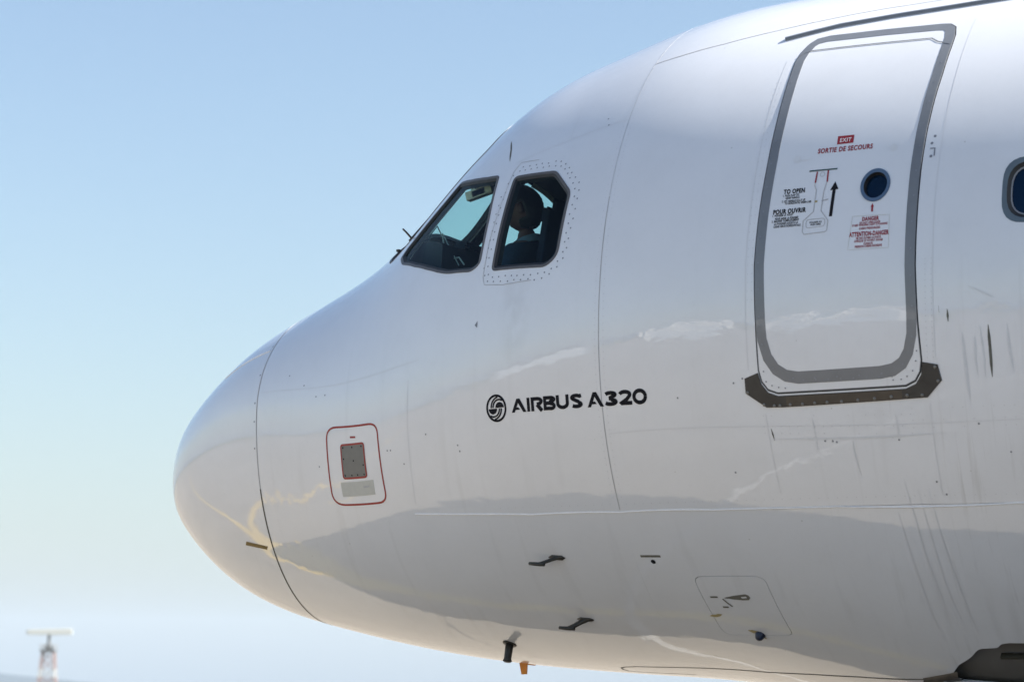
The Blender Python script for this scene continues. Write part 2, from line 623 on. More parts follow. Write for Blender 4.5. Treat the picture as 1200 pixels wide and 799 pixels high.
def on_skin(name, uv, faces, x0, z0, m, parent, off=0.0016):
    """uv in metres: u aft along the waterline z0 starting at x0, v up along the skin"""
    X = x0+uv[:, 0]
    T = t_at_z(X, np.full(len(X), z0))
    R = np.linalg.norm(S(X, T+.005)-S(X, T-.005), axis=1)/.01
    T = T-uv[:, 1]/R
    return mesh_obj(name, P(X, T, off), faces, m, parent, True, NRM(X, T))

def lettering(name, s, x0, x1, z0, h, m, parent, bold=0.0, align='fit', off=0.0016, shear=0.0):
    """text with cap height h starting at x0; if x1 is given it is fitted between x0 and x1"""
    v, f = text_mesh(s, bold, shear)
    w = v[:, 0].max()-v[:, 0].min()
    sy = h/0.728
    sx = (x1-x0)/w if x1 else sy
    uv = np.stack([(v[:, 0]-v[:, 0].min())*sx, v[:, 1]*sy], 1)
    return on_skin(name, uv, f, x0, z0, m, parent, off)

def mirror(poly): return [(a, -b) for a, b in poly][::-1]

# ------------------------------------------------------------------ setting
def ground_mat():
    m, n, l, b = mat('apron_concrete')
    tc = n.new('ShaderNodeTexCoord')
    O = tc.outputs['Object']
    n1 = n.new('ShaderNodeTexNoise'); n1.inputs['Scale'].default_value = 0.35; n1.inputs['Detail'].default_value = 8
    n2 = n.new('ShaderNodeTexNoise'); n2.inputs['Scale'].default_value = 0.004; n2.inputs['Detail'].default_value = 4
    l.new(O, n1.inputs['Vector']); l.new(O, n2.inputs['Vector'])
    br = n.new('ShaderNodeTexBrick')
    br.offset = 0.0
    br.inputs['Scale'].default_value = 1.0
    br.inputs['Brick Width'].default_value = 7.5
    br.inputs['Row Height'].default_value = 7.5
    br.inputs['Mortar Size'].default_value = 0.012
    br.inputs['Color1'].default_value = (0.245, 0.215, 0.175, 1)
    br.inputs['Color2'].default_value = (0.268, 0.236, 0.194, 1)
    br.inputs['Mortar'].default_value = (0.08, 0.075, 0.07, 1)
    l.new(O, br.inputs['Vector'])
    mx = n.new('ShaderNodeMix'); mx.data_type = 'RGBA'; mx.blend_type = 'MULTIPLY'
    mx.inputs[0].default_value = 1.0
    rp = n.new('ShaderNodeMapRange'); rp.inputs['From Min'].default_value = 0.3; rp.inputs['From Max'].default_value = 0.7
    rp.inputs['To Min'].default_value = 0.86; rp.inputs['To Max'].default_value = 1.06
    l.new(n1.outputs[0], rp.inputs['Value'])
    l.new(br.outputs[0], mx.inputs[6]); l.new(rp.outputs[0], mx.inputs[7])
    # dry grass and earth far from the apron
    sp = n.new('ShaderNodeVectorMath'); sp.operation = 'LENGTH'; l.new(O, sp.inputs[0])
    far = n.new('ShaderNodeMapRange'); far.inputs['From Min'].default_value = 235; far.inputs['From Max'].default_value = 300
    l.new(sp.outputs['Value'], far.inputs['Value'])
    mg = n.new('ShaderNodeMix'); mg.data_type = 'RGBA'
    mg.inputs[6].default_value = (0.20, 0.17, 0.09, 1); mg.inputs[7].default_value = (0.13, 0.13, 0.06, 1)
    l.new(n2.outputs[0], mg.inputs[0])
    mf = n.new('ShaderNodeMix'); mf.data_type = 'RGBA'
    l.new(far.outputs[0], mf.inputs[0]); l.new(mx.outputs[2], mf.inputs[6]); l.new(mg.outputs[2], mf.inputs[7])
    l.new(mf.outputs[2], b.inputs['Base Color'])
    b.inputs['Roughness'].default_value = 0.85
    return m

def flat_strip(name, pts, w, z, m):
    v, f = [], []
    pts = [np.array(p, float) for p in pts]
    for i, p in enumerate(pts):
        d = pts[min(i+1, len(pts)-1)]-pts[max(i-1, 0)]
        d /= np.linalg.norm(d)
        s = np.array((-d[1], d[0]))*(w(p[0]) if callable(w) else w)/2
        v += [(*(p+s), z), (*(p-s), z)]
    f = [(2*i, 2*i+1, 2*i+3, 2*i+2) for i in range(len(pts)-1)]
    return mesh_obj(name, v, f, m, None, False)

gm = ground_mat()
gr = mesh_obj('ground', [(-12000, -12000, 0), (12000, -12000, 0), (12000, 12000, 0), (-12000, 12000, 0)], [(0, 1, 2, 3)], gm, None, False)
tag(gr, kind='structure')
BOUNCECUT = simple('bounce_cut_dark', (0.060, 0.060, 0.062), 0.9, noise=0.3, scale=2)
tag(mesh_obj('bounce_cut_pad', [(5.4, -60, .002), (70, -60, .002), (70, 60, .002), (5.4, 60, .002)], [(0, 1, 2, 3)], BOUNCECUT, None, False), kind='structure')  # unseen dark sheet, added to cut ground bounce onto the aft belly
YEL = simple('yellow_marking_paint', (0.66, 0.46, 0.12), 0.7, noise=0.2, scale=3)
WHT = simple('white_marking_paint', (0.44, 0.42, 0.39), 0.7, noise=0.2, scale=3)
def curve_pts(ctrl, n=8):
    c = [np.array(p, float) for p in ctrl]
    out = []
    for i in range(len(c)-1):
        p0, p1, p2, p3 = c[max(i-1, 0)], c[i], c[i+1], c[min(i+2, len(c)-1)]
        for k in range(n):
            s = k/n
            out.append(0.5*((2*p1)+(-p0+p2)*s+(2*p0-5*p1+4*p2-p3)*s*s+(-p0+3*p1-3*p2+p3)*s**3))
    out.append(c[-1])
    return out
tag(flat_strip('taxi_line', curve_pts([(40, -0.1), (12, -0.1), (4, -0.1), (-0.6, -0.05), (-1.6, 0.02), (-2.7, -0.26), (-4.6, -0.95), (-7.3, -1.42), (-11, -1.35), (-20, -0.9), (-60, 0)]), lambda x: float(np.interp(x, (-9, -5, -3.5, -1.5, 0), (.11, .15, .42, .42, .2))), 0.004, YEL), kind='structure')
tag(flat_strip('taxi_line', curve_pts([(-4.2, -0.92), (-5.6, -1.4), (-7.4, -2.2), (-11, -3.9), (-20, -8), (-50, -22)]), 0.10, 0.008, YEL), kind='structure')
tag(flat_strip('stop_line', [(-6.7, -2.45), (-7.0, -3.3)], 0.16, 0.012, YEL), kind='structure')
tag(flat_strip('apron_line', [(2.75, -16), (2.38, -8.0), (2.12, -5.0), (2.09, -3.0), (2.06, 0), (2.04, 1.2), (2.06, 3.0), (2.2, 16)], 0.07, 0.016, WHT), kind='structure')

# hills all round: low on the far side of the runway, higher behind the photographer
def ridge(a):
    """height in metres of the skyline towards azimuth a (radians from +y towards +x)"""
    n = 0.5+0.22*math.sin(a*5+1.0)+0.16*math.sin(a*13+2.2)+0.09*math.sin(a*31+0.7)+0.05*math.sin(a*67)
    back = 0.5-0.5*math.cos(a-(-0.35))          # 0 straight ahead of the lens, 1 behind it
    front = 95*max(0.0, min(1.0, (-0.642-a)/0.10))**1.15 if a > -1.6 else 0.0
    return front*(0.72+0.5*n)+300*n*max(0.0, back-0.22)**0.9+5
hv, hf = [], []
NA, NR = 720, 9
for i in range(NA):
    a = 2*PI*i/NA
    H = ridge((a+PI) % (2*PI)-PI)
    for j in range(NR):
        s = j/(NR-1)
        r = 6200+s*3600
        prof_h = math.sin(PI*min(1, s*1.0))**1.3 if s < 1 else 0
        bumpy = 1+0.25*math.sin(a*41+j*1.7)+0.18*math.sin(a*97+j*2.9)
        hv.append((r*math.sin(a), r*math.cos(a), -2+H*prof_h*(bumpy if j != NR//2 else 1)))
for i in range(NA):
    for j in range(NR-1):
        a0, b0 = i*NR+j, ((i+1) % NA)*NR+j
        hf.append((a0, a0+1, b0+1, b0))
HILL = simple('hill_scrub', (0.035, 0.05, 0.06), 0.95, noise=0.45, scale=0.004)
tag(mesh_obj('hills', hv, hf, HILL), kind='structure')

# ------------------------------------------------------------------ airliner
JET = tag(empty('airliner', (0, 0, 0)), 'white twin jet airliner nose with grey outlined cabin door and dark lettering', 'airliner')
X0, XF, XE = 1.0790, 3.752, 24.0
G = 0.0008

win_fwd = round_poly([(2.486, 0.780), (2.611, .853), (2.703, .896), (2.786, .930), (2.886, 0.962), (2.910, 1.134), (2.911, 1.202), (2.909, 1.284), (2.845, 1.294), (2.645, 1.247), (2.558, 1.212), (2.456, 1.164), (2.327, 1.094), (2.175, 0.994), (2.117, 0.916), (2.151, .880), (2.296, .838), (2.397, .814)], [.02, 0, 0, 0, .02, 0, 0, .05, .03, .05, 0, 0, 0, .03, .03, 0, 0, 0])
win_aft = round_poly([(3.029, 1.012), (3.340, 1.068), (3.480, 1.168), (3.462, 1.360), (3.392, 1.383), (3.010, 1.327)], [.03, .03, .03, .04, .06, .025])
wshield = round_poly([(1.915, 0.045), (2.69, 0.045), (2.585, 0.640), (2.46, 0.665), (2.125, 0.790), (1.955, 0.800), (1.890, 0.700), (1.900, 0.450)], [.03, .03, .03, 0, 0, .03, .03, 0])
cockpit_holes = [win_fwd, win_aft, wshield]
cockpit_holes = cockpit_holes+[mirror(h) for h in cockpit_holes]

# radome: the pointed cap ahead of the first joint
ns, nt = 54, 168
ss = np.linspace(0.02, math.sqrt(X0-0.0032), ns)
tt = np.linspace(0, 2*PI, nt, endpoint=False)
XX, TT = np.meshgrid(ss**2, tt, indexing='ij')
pv = [tuple(S(0.0, 0.0))]+[tuple(v) for v in P(XX, TT, 0).reshape(-1, 3)]
nn = [(-1, 0, 0)]+[tuple(v) for v in NRM(XX, TT).reshape(-1, 3)]
ff = [(0, 1+(k+1) % nt, 1+k) for k in range(nt)]
for i in range(ns-1):
    ff += [(1+i*nt+k, 1+i*nt+(k+1) % nt, 1+(i+1)*nt+(k+1) % nt, 1+(i+1)*nt+k) for k in range(nt)]
o = len(pv)
pv += [tuple(v) for v in P(np.full(nt, X0-.0032), tt, 0)]+[tuple(v) for v in P(np.full(nt, X0-.0032), tt, -.03)]
nn += [(0, 0, 0)]*(2*nt)
ff += [(o+k, o+(k+1) % nt, o+nt+(k+1) % nt, o+nt+k) for k in range(nt)]
radome = mesh_obj('radome', pv, ff, RADOMEWHITE, JET, True, nn)

# nose section with the cockpit window openings and the small static panel
static_in = round_poly([(1.849, 1.739), (2.034, 1.743), (2.038, 1.875), (1.850, 1.874)], 0.012)
nose_skin = patch('nose_skin', [(X0+.0032, -PI), (X0+.0032, PI), (XF-.0003, PI), (XF-.0003, -PI)],
                  cockpit_holes+[offset_poly(static_in, 0.002)], 0.034, 0.0, 0.045, WHITE, JET, 0.034)

# panel joints aft of the cockpit
crown = [(XF+.0003, .711), (3.92, .713), (4.17, .705), (4.41, .685), (4.64, .663), (4.87, .645), (5.05, .637), (6.0, .628), (XE, .628)]
cx_, ct_ = [c[0] for c in crown], [c[1] for c in crown]
lapx = [XF+.0003, 4.0, 4.3, 4.6, 5.0, 5.4, 5.9, 6.4, XE]
lapt = [float(t_at_z(x, 2.862)) for x in lapx]
door = [(4.676, .870), (4.688, .829), (4.712, .792), (4.745, .772), (4.808, .765), (5.127, .775), (5.419, .789), (5.470, .795), (5.503, .813), (5.518, .850),
        (5.519, .896), (5.513, 1.006), (5.502, 1.090), (5.492, 1.190), (5.486, 1.294), (5.483, 1.543), (5.492, 1.670), (5.503, 1.755), (5.494, 1.780), (5.468, 1.799), (5.420, 1.809),
        (5.078, 1.8135), (4.757, 1.8175), (4.708, 1.809), (4.677, 1.789), (4.664, 1.762), (4.659, 1.648), (4.651, 1.500), (4.660, 1.370), (4.672, 1.240), (4.678, 1.103), (4.678, .99)]
cab_c, cab_rx, cab_rt = 1.3755, 0.132, 0.0845
def cabin_window_poly(xc, rx, rt, side=1):
    pts = [(xc+sx*rx, side*(cab_c+st*rt)) for sx, st in ((-1, -1), (1, -1), (1, 1), (-1, 1))]
    return round_poly(pts, 0.105, 6)
cab_x = [6.032+0.533*i for i in range(32)]
side_holes = [offset_poly(door, 0.007)]+[cabin_window_poly(x, cab_rx, cab_rt) for x in cab_x]
side = [(x, t+G/1.9) for x, t in crown]+[(x, t-G/1.9) for x, t in reversed(list(zip(lapx, lapt)))]
side[0] = (XF+.0003, side[0][1])
patch('side_skin', side, side_holes, 0.045, 0.0, 0.03, WHITE, JET, 0.045)
patch('crown_skin', [(XF+G, -ct_[0])]+[(x, -t+G) for x, t in crown[1:]]+[(x, t-G) for x, t in reversed(crown[1:])]+[(XF+G, ct_[0]-G)], [], 0.06, 0.0, 0.03, WHITE, JET, 0.06)
far_holes = [cabin_window_poly(x, cab_rx, cab_rt, -1) for x in cab_x]
patch('side_skin', [(x, -t-G) for x, t in crown]+[(x, -t+G) for x, t in reversed(list(zip(lapx, lapt)))], far_holes, 0.08, 0.0, 0.03, WHITE, JET, 0.06)
hatch = round_poly([(4.064, 2.355), (4.440, 2.330), (4.483, 2.338), (4.512, 2.540), (4.480, 2.552), (4.090, 2.600)], [.05, .04, .03, .04, .03, .05])
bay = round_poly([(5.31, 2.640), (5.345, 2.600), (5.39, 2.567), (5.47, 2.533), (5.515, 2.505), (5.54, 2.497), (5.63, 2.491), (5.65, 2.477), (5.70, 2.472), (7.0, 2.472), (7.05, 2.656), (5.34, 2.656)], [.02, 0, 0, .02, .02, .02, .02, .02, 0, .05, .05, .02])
blx = [XF-.0001]+lapx[1:]
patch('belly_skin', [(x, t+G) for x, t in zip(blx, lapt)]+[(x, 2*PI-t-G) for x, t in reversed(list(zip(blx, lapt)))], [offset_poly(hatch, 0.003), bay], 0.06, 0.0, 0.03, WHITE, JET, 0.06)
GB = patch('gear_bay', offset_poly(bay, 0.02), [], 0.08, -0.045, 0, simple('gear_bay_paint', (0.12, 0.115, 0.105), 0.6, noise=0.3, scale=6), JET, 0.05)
strip('bay_rib', [(5.62, 2.53), (5.9, 2.525), (6.4, 2.52), (7.0, 2.52)], 0.012, SEALDARK, GB, -0.043, thick=0.01)
strip('hinge_bracket', [(5.165, 2.664), (5.25, 2.642), (5.375, 2.612)], 0.060, SCUFF2, JET, 0.001, thick=0.02)

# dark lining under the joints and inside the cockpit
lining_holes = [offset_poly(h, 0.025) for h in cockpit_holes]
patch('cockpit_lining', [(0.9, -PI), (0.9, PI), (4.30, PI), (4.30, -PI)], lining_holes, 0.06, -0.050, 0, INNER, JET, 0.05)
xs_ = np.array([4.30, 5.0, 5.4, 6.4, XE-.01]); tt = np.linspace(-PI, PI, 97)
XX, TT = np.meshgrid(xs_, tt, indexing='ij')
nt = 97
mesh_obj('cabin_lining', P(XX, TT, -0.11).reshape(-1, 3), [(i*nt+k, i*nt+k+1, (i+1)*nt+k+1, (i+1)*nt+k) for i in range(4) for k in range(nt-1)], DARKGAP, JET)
def bulkhead(name, x, off, m):
    t = np.linspace(0, 2*PI, 96, endpoint=False)
    v = list(P(np.full(96, x), t, off)); v += [q+np.array((0.02, 0, 0)) for q in v]
    f = [tuple(range(96)), tuple(range(191, 95, -1))]+[(i, (i+1) % 96, 96+(i+1) % 96, 96+i) for i in range(96)]
    return mesh_obj(name, v, f, m, JET, False)
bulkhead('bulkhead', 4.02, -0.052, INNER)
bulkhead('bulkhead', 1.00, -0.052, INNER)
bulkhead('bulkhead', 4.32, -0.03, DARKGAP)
bulkhead('bulkhead', XE-0.03, -0.002, WHITE)

# cockpit windows: bezel, rubber seal and pane
def cockpit_window(name, poly, bw=0.010):
    r = ring(name, offset_poly(poly, 0.004), offset_poly(poly, -bw), 0.003, 0.001, 0.02, BEZEL, JET)
    ring('seal', offset_poly(poly, -bw), offset_poly(poly, -bw-0.013), 0.0005, -0.008, 0.03, RUBBER, r)
    patch('pane', offset_poly(poly, -bw-0.010), [], 0.07, -0.010, 0, GLASS, r, 0.04)
    return r
for h in cockpit_holes:
    cockpit_window('cockpit_window', h)

# rivets round the aft cockpit window
rv = []
for d, sp in ((0.036, 0.047), (0.060, 0.050)):
    pp = along(offset_poly(win_aft, d), sp)
    rv += [(x+random.uniform(-.004, .004), t+random.uniform(-.002, .002)) for x, t in pp if not (d > .05 and x < 3.03 and t < 1.06)]
discs('window_rivets', rv, 0.0052, RIVET, JET)
strip('window_surround_joint', [(3.18, 0.985), (3.04, 0.957), (3.005, 0.985), (2.955, 1.22), (2.948, 1.335), (2.965, 1.362), (3.10, 1.388), (3.30, 1.408)], 0.0035, SEAL, JET)

# small panel with red outline
strip('red_outline', round_poly([(1.719, 1.655), (2.160, 1.672), (2.180, 1.990), (1.722, 1.994)], [.09, .075, .07, .10], 6), 0.0115, REDLINE, JET, closed=True)
sp_ = patch('static_panel', static_in, [], 0.05, 0.001, 0.02, GREYPANEL, JET)
strip('panel_outline', offset_poly(static_in, 0.006), 0.011, REDLINE, sp_, 0.002, closed=True)
discs('panel_screws', [(1.862, 1.748), (1.94, 1.750), (2.02, 1.751), (1.862, 1.795), (2.026, 1.828), (1.862, 1.865), (1.92, 1.866), (1.97, 1.866), (2.025, 1.867), (1.945, 1.806)], 0.0055, BLACK, sp_, 0.0026)
patch('placard', [(1.812, 1.894), (2.093, 1.893), (2.093, 1.954), (1.816, 1.957)], [], 0.08, 0.0012, 0.001, PLACARD, JET)
strip('red_mark', [(1.927, 1.7075), (1.973, 1.7105)], 0.011, RED, JET)
strip('placard_mark', [(2.005, 1.919), (2.055, 1.918)], 0.009, SEAL, JET, 0.0022)
patch('placard', [(0.845, 2.262), (1.032, 2.270), (1.017, 2.291), (0.829, 2.288)], [], 0.08, 0.0015, 0.001, GOLD, JET)
discs('radome_screws', [(X0-.02, t) for t in (0.95, 1.25, 1.50, 1.62, 1.75)], 0.006, RIVET, JET)

# lightning diverter strips on the radome
strip('lightning_strip', [(0.62, 0.93), (0.78, 0.96), (0.95, 0.985), (1.06, 1.0)], 0.006, LAPWHITE, JET, 0.001, thick=0.003)

# sealed joints and drip rail above the door
strip('crown_joint', [(x, t) for x, t in crown[:7]]+[(6.5, .628), (9, .628)], 0.006, SEAL, JET)
strip('radome_joint', [(X0, t) for t in np.linspace(1.95, 3.10, 20)], 0.011, SEALDARK, JET)
strip('radome_joint', [(X0, t) for t in np.linspace(0.55, 1.95, 20)], 0.0075, SEAL, JET)
strip('frame_joint', [(XF, .45), (XF, .711)], 0.003, SEALFAINT, JET)
strip('frame_joint', [(XF, .711), (XF, 1.0), (XF, 1.225)], 0.003, SEALFAINT, JET)
strip('frame_joint', [(XF, 1.23), (XF, 1.55), (XF, 1.9), (XF, 2.13)], 0.0042, SEAL, JET)
strip('drip_rail', [(4.549, .747), (4.70, .729), (4.84, .713), (5.142, .702), (5.584, .697), (6.2, .695)], 0.030, BAND, JET, 0.001, thick=0.012)
strip('lap_edge', [(2.38, float(t_at_z(2.38, 2.89)))]+[(x, float(t_at_z(x, z))) for x, z in ((2.8, 2.875), (3.2, 2.862), (3.75, 2.860), (4.3, 2.8585), (5.0, 2.858), (5.9, 2.859), (7, 2.86), (10, 2.86))], 0.009, LAPWHITE, JET, 0.0005, thick=0.0035)
strip('gear_door_joint', [(3.60, 3.00), (3.30, 3.02), (3.17, 3.017), (3.16, 2.983), (3.17, 2.954), (3.21, 2.935), (3.29, 2.920), (3.6, 2.895), (3.88, 2.865), (4.17, 2.826), (4.47, 2.765), (4.75, 2.715), (5.05, 2.672), (5.26, 2.640)], 0.009, SEALDARK, JET)
strip('smear', [(2.853, .785), (2.895, .845), (2.932, .915)], 0.011, SMEAR, JET, taper=True)
for pts, w in (([(5.837, 1.687), (5.842, 1.74), (5.844, 1.800)], .014), ([(5.642, 1.648), (5.645, 1.676)], .011), ([(4.70, 1.905), (4.712, 1.935)], .008), ([(5.600, 1.640), (5.602, 1.655)], .007)):
    strip('smear', pts, w, SMEAR, JET, taper=True)
for x0_, t0_, x1_, t1_, w in ((5.705, 1.70, 5.725, 1.85, .014), (5.765, 1.71, 5.775, 1.79, .010), (5.93, 1.69, 5.95, 1.79, .012), (5.80, 1.69, 5.81, 1.80, .008), (5.35, 1.875, 5.36, 1.93, .008), (4.93, 1.88, 4.94, 1.96, .006),
                              (5.30, 2.10, 5.36, 2.45, .004), (5.42, 2.05, 5.50, 2.44, .004), (5.47, 2.05, 5.56, 2.45, .004), (5.36, 2.02, 5.43, 2.36, .004), (5.12, 1.93, 5.14, 2.02, .005)):
    mid = [(x0_+(x1_-x0_)*s+random.uniform(-.006, .006), t0_+(t1_-t0_)*s) for s in (0, .3, .6, 1)]
    strip('faint_smear', mid, w, SMEARLIGHT, JET, taper=True)
strip('smear', [(5.75, 1.602), (5.80, 1.613), (5.86, 1.628)], 0.006, SMEARLIGHT, JET)
strip('scuff_streak', [(4.70, 1.932), (4.95, 1.930), (5.25, 1.926), (5.60, 1.918)], 0.010, SMEARLIGHT, JET, taper=True)
patch('warning_mark', [(2.921, 1.476), (2.940, 1.466), (2.940, 1.486)], [], 0.05, 0.0012, 0, RIVET, JET)

JOINT = simple('painted_joint', (0.61, 0.62, 0.645), 0.5, noise=0.05, coat=0.8)
for pts in ([(2.99, .945), (3.35, .955), (3.74, .965)], [(3.36, .80), (3.37, .95)], [(4.622, .86), (4.612, 1.2), (4.600, 1.5), (4.606, 1.76)], [(5.60, .78), (5.585, 1.1), (5.572, 1.4), (5.575, 1.75)], [(3.77, 1.902), (4.6, 1.900), (5.5, 1.896), (6.6, 1.890)], [(4.68, 1.87), (4.70, 2.07)], [(5.53, 1.85), (5.54, 2.06)], [(1.10, 1.42), (1.9, 1.46), (2.5, 1.50)], [(2.42, 1.55), (2.40, 2.02)], [(6.3, .70), (6.3, 2.05)]):
    strip('skin_joint', pts, 0.0032, JOINT, JET, 0.0006)
# faint rivet rows
rf = []
for xx_ in (5.535, 5.565):
    rf += [(xx_, t) for t in np.arange(1.53, 1.76, .013)]
for k, tr_ in enumerate((1.862, 1.888, 1.905)):
    rf += [(x, tr_) for x in np.arange(5.44, 6.3, .05) if random.random() > .25]
    rf += [(x, tr_+.012) for x in np.arange(4.62, 5.45, .045) if random.random() > .45]
rf += [(4.612, t) for t in np.arange(0.95, 1.6, .022)]+[(4.635, t) for t in np.arange(0.95, 1.6, .022)]
rf += [(XF+.028, t) for t in np.arange(0.75, 2.1, .02)]+[(XF-.024, t) for t in np.arange(0.75, 2.1, .02)]
rf += [(x, float(t_at_z(x, 2.90))) for x in np.arange(3.0, 6.3, .05)]
discs('skin_rivets', rf, 0.0030, RIVETFAINT, JET, 0.0006)
dk = [(4.57, 1.78), (4.52, 1.79), (5.76, 1.90), (5.98, 1.945), (5.90, 1.965), (5.02, 1.935), (5.04, 1.937), (4.98, 1.935), (5.33, 1.925), (5.36, 1.932), (2.78, 1.84), (2.79, 1.862), (2.55, 1.77), (1.64, 1.825), (2.235, 1.79), (2.262, 1.792), (2.36, 1.855), (5.52, 2.03), (5.56, 2.06), (1.35, 1.33), (1.5, 1.42), (1.62, 1.50), (1.7, 1.5), (3.60, .93), (3.62, .96), (4.20, 1.82), (4.47, 2.02)]
discs('dark_rivets', dk, 0.0055, RIVET, JET)

# ------------------------------------------------------------------ cabin door
dw_c = (5.265, 1.3255)
def ell(rx, rt, n=40): return [(dw_c[0]+rx*math.cos(2*PI*k/n), dw_c[1]+rt*math.sin(2*PI*k/n)) for k in range(n)]
DOOR = patch('cabin_door', door, [ell(.066, .0390)], 0.05, 0.002, 0.05, WHITE, JET, 0.03)
ring('door_seal', offset_poly(door, 0.0075), offset_poly(door, -0.0005), -0.004, -0.004, 0.004, RUBBER, DOOR)
band_o = [(4.678, .870), (4.690, .830), (4.714, .794), (4.747, .774), (4.808, .767), (5.127, .777), (5.419, .791), (5.468, .797), (5.500, .815), (5.515, .852),
          (5.516, .896), (5.510, 1.006), (5.499, 1.090), (5.489, 1.190), (5.483, 1.294), (5.480, 1.543), (5.487, 1.650), (5.484, 1.700), (5.462, 1.742), (5.425, 1.770), (5.370, 1.786), (5.299, 1.7915),
          (5.078, 1.7940), (4.871, 1.7960), (4.800, 1.790), (4.740, 1.771), (4.695, 1.738), (4.668, 1.690), (4.662, 1.640), (4.654, 1.500), (4.663, 1.370), (4.675, 1.240), (4.681, 1.103), (4.681, .99)]
ring('door_band', offset_poly(band_o, 0.003), offset_poly(band_o, -0.046), 0.0032, 0.0032, 0.0012, BAND, DOOR)
ring('door_edge', offset_poly(door, 0.0012), offset_poly(door, -0.002), 0.0028, 0.0028, 0.03, BAND, DOOR)
strip('door_joint', [(4.680, .853), (4.705, .836), (4.74, .831), (4.95, .836), (5.162, .843), (5.40, .853), (5.44, .872), (5.514, .889)], 0.008, BAND, DOOR, 0.0046)
wr = ring('door_window', ell(.076, .0450), ell(.060, .0352), 0.006, 0.004, 0.02, BLUEBEZEL, DOOR)
ring('seal', ell(.060, .0352), ell(.053, .0312), 0.004, -0.03, 0.01, RUBBER, wr)
patch('pane', ell(.056, .033), [], 0.05, -0.02, 0, CABGLASS, wr)
bs = [q for q in along(offset_poly(band_o, -0.016), 0.115) if q[1] > .95]
discs('door_screws', bs, 0.0048, RIVET, DOOR, 0.0048)
bs2 = [(4.70, 1.79), (4.73, 1.80), (4.69, 1.765), (4.765, 1.805), (4.80, 1.807), (5.36, 1.797), (5.40, 1.796), (5.43, 1.790), (5.46, 1.778), (5.478, 1.757), (5.485, 1.735)]+[(x, 1.789) for x in np.arange(4.9, 5.36, .065)]
discs('door_screws', bs2, 0.0042, RIVET, DOOR, 0.0048)
discs('door_spots', [(5.337, 1.224), (4.832, 1.224)], 0.020, SMEARLIGHT, DOOR, 0.0030, 14)
strip('smear', [(4.85, 1.228), (4.88, 1.230), (4.91, 1.228)], 0.004, SMEARLIGHT, DOOR, 0.0030)
# handle flap outline and its marks
D = 0.0032
strip('handle_outline', [(4.947, 1.299), (4.945, 1.307), (4.957, 1.321), (4.952, 1.379), (4.901, 1.401), (4.900, 1.430), (4.909, 1.437), (5.021, 1.436), (5.029, 1.432), (5.032, 1.407), (4.992, 1.379), (4.997, 1.329), (5.005, 1.308), (5.010, 1.299), (5.008, 1.266)], 0.0042, SEAL, DOOR, D, step=.01)
strip('handle_bar', [(4.907, 1.2645), (5.056, 1.267)], 0.0075, simple('dark_green_print', (0.03, 0.07, 0.07), .5), DOOR, D+.0004)
strip('handle_bar', [(4.951, 1.269), (4.947, 1.300)], 0.0075, RED, DOOR, D+.0008)
strip('handle_bar', [(5.009, 1.269), (5.010, 1.301)], 0.0075, RED, DOOR, D+.0008)
strip('handle_label_outline', round_poly([(4.917, 1.399), (5.016, 1.400), (5.016, 1.421), (4.917, 1.421)], .015), 0.003, SEAL, DOOR, D, closed=True)
strip('handle_circle', [(4.980+.012*math.cos(a), 1.278+.0062*math.sin(a)) for a in np.linspace(0, 2*PI, 16, endpoint=False)], 0.003, SEAL, DOOR, D, closed=True, step=.01)
strip('handle_mark', [(4.955, 1.352), (4.968, 1.352)], 0.010, YELLOWSTAIN, DOOR, D)
strip('handle_mark', [(4.99, 1.352), (5.025, 1.350)], 0.005, SEAL, DOOR, D)
strip('arrow', [(5.044, 1.397), (5.052, 1.322)], 0.0165, BLACK, DOOR, D)
patch('arrow_head', [(5.030, 1.326), (5.053, 1.303), (5.074, 1.325)], [], .05, D+.0003, 0, BLACK, DOOR)
strip('arrow', [(5.259, 1.397), (5.2585, 1.380)], 0.010, RED, DOOR, D)
patch('arrow_head', [(5.250, 1.384), (5.2585, 1.3745), (5.267, 1.384)], [], .05, D+.0003, 0, RED, DOOR)
patch('exit_sign', [(5.033, 1.170), (5.119, 1.1715), (5.1205, 1.1955), (5.034, 1.195)], [], .05, D, 0, RED, DOOR)
L_ = lambda s, a, b, z, h, m, bold=0.012, off=D+.0003: lettering('lettering', s, a, b, z, h, m, DOOR, bold, off=off)
L_('EXIT', 5.048, 5.108, 4.6225, .0235, PRINTWHITE, .012, D+.0010)
L_('SORTIE DE SECOURS', 4.938, 5.227, 4.5735, .0275, RED, .032)
L_('TO OPEN', 4.781, 4.895, 4.3745, .024, BLACK, .042)
for s, a, b, z in (('1. PUSH FLAP TO', 4.780, 4.866, 4.3595), ('GRASP HANDLE', 4.795, 4.870, 4.3465), ('2. LIFT HANDLE FULLY UP', 4.776, 4.902, 4.3305), ('TO HORIZONTAL GREEN LINE', 4.794, 4.935, 4.3185)):
    L_(s, a, b, z, .0112, BLACK, .032)
L_('POUR OUVRIR', 4.735, 4.911, 4.273, .024, BLACK, .042)
for s, a, b, z in (('1. POUSSER LE VOLET', 4.733, 4.845, 4.260), ('POUR SAISIR LA POIGNEE', 4.748, 4.872, 4.2435), ('2. RELEVER COMPLETEMENT', 4.731, 4.878, 4.231), ("LA POIGNEE JUSQU'A LA", 4.745, 4.874, 4.2175), ('LIGNE VERTE HORIZONTALE', 4.744, 4.888, 4.2035)):
    L_(s, a, b, z, .0112, BLACK, .032)
L_('DANGER', 5.211, 5.297, 4.202, .020, RED, .042)
for s, a, b, z in (('DO NOT OPEN DOOR', 5.199, 5.305, 4.1875), ('IF RED WARNING LIGHT IS FLASHING', 5.162, 5.342, 4.1765), ('CABIN PRESSURIZED', 5.198, 5.306, 4.1595)):
    L_(s, a, b, z, .0112, RED, .032)
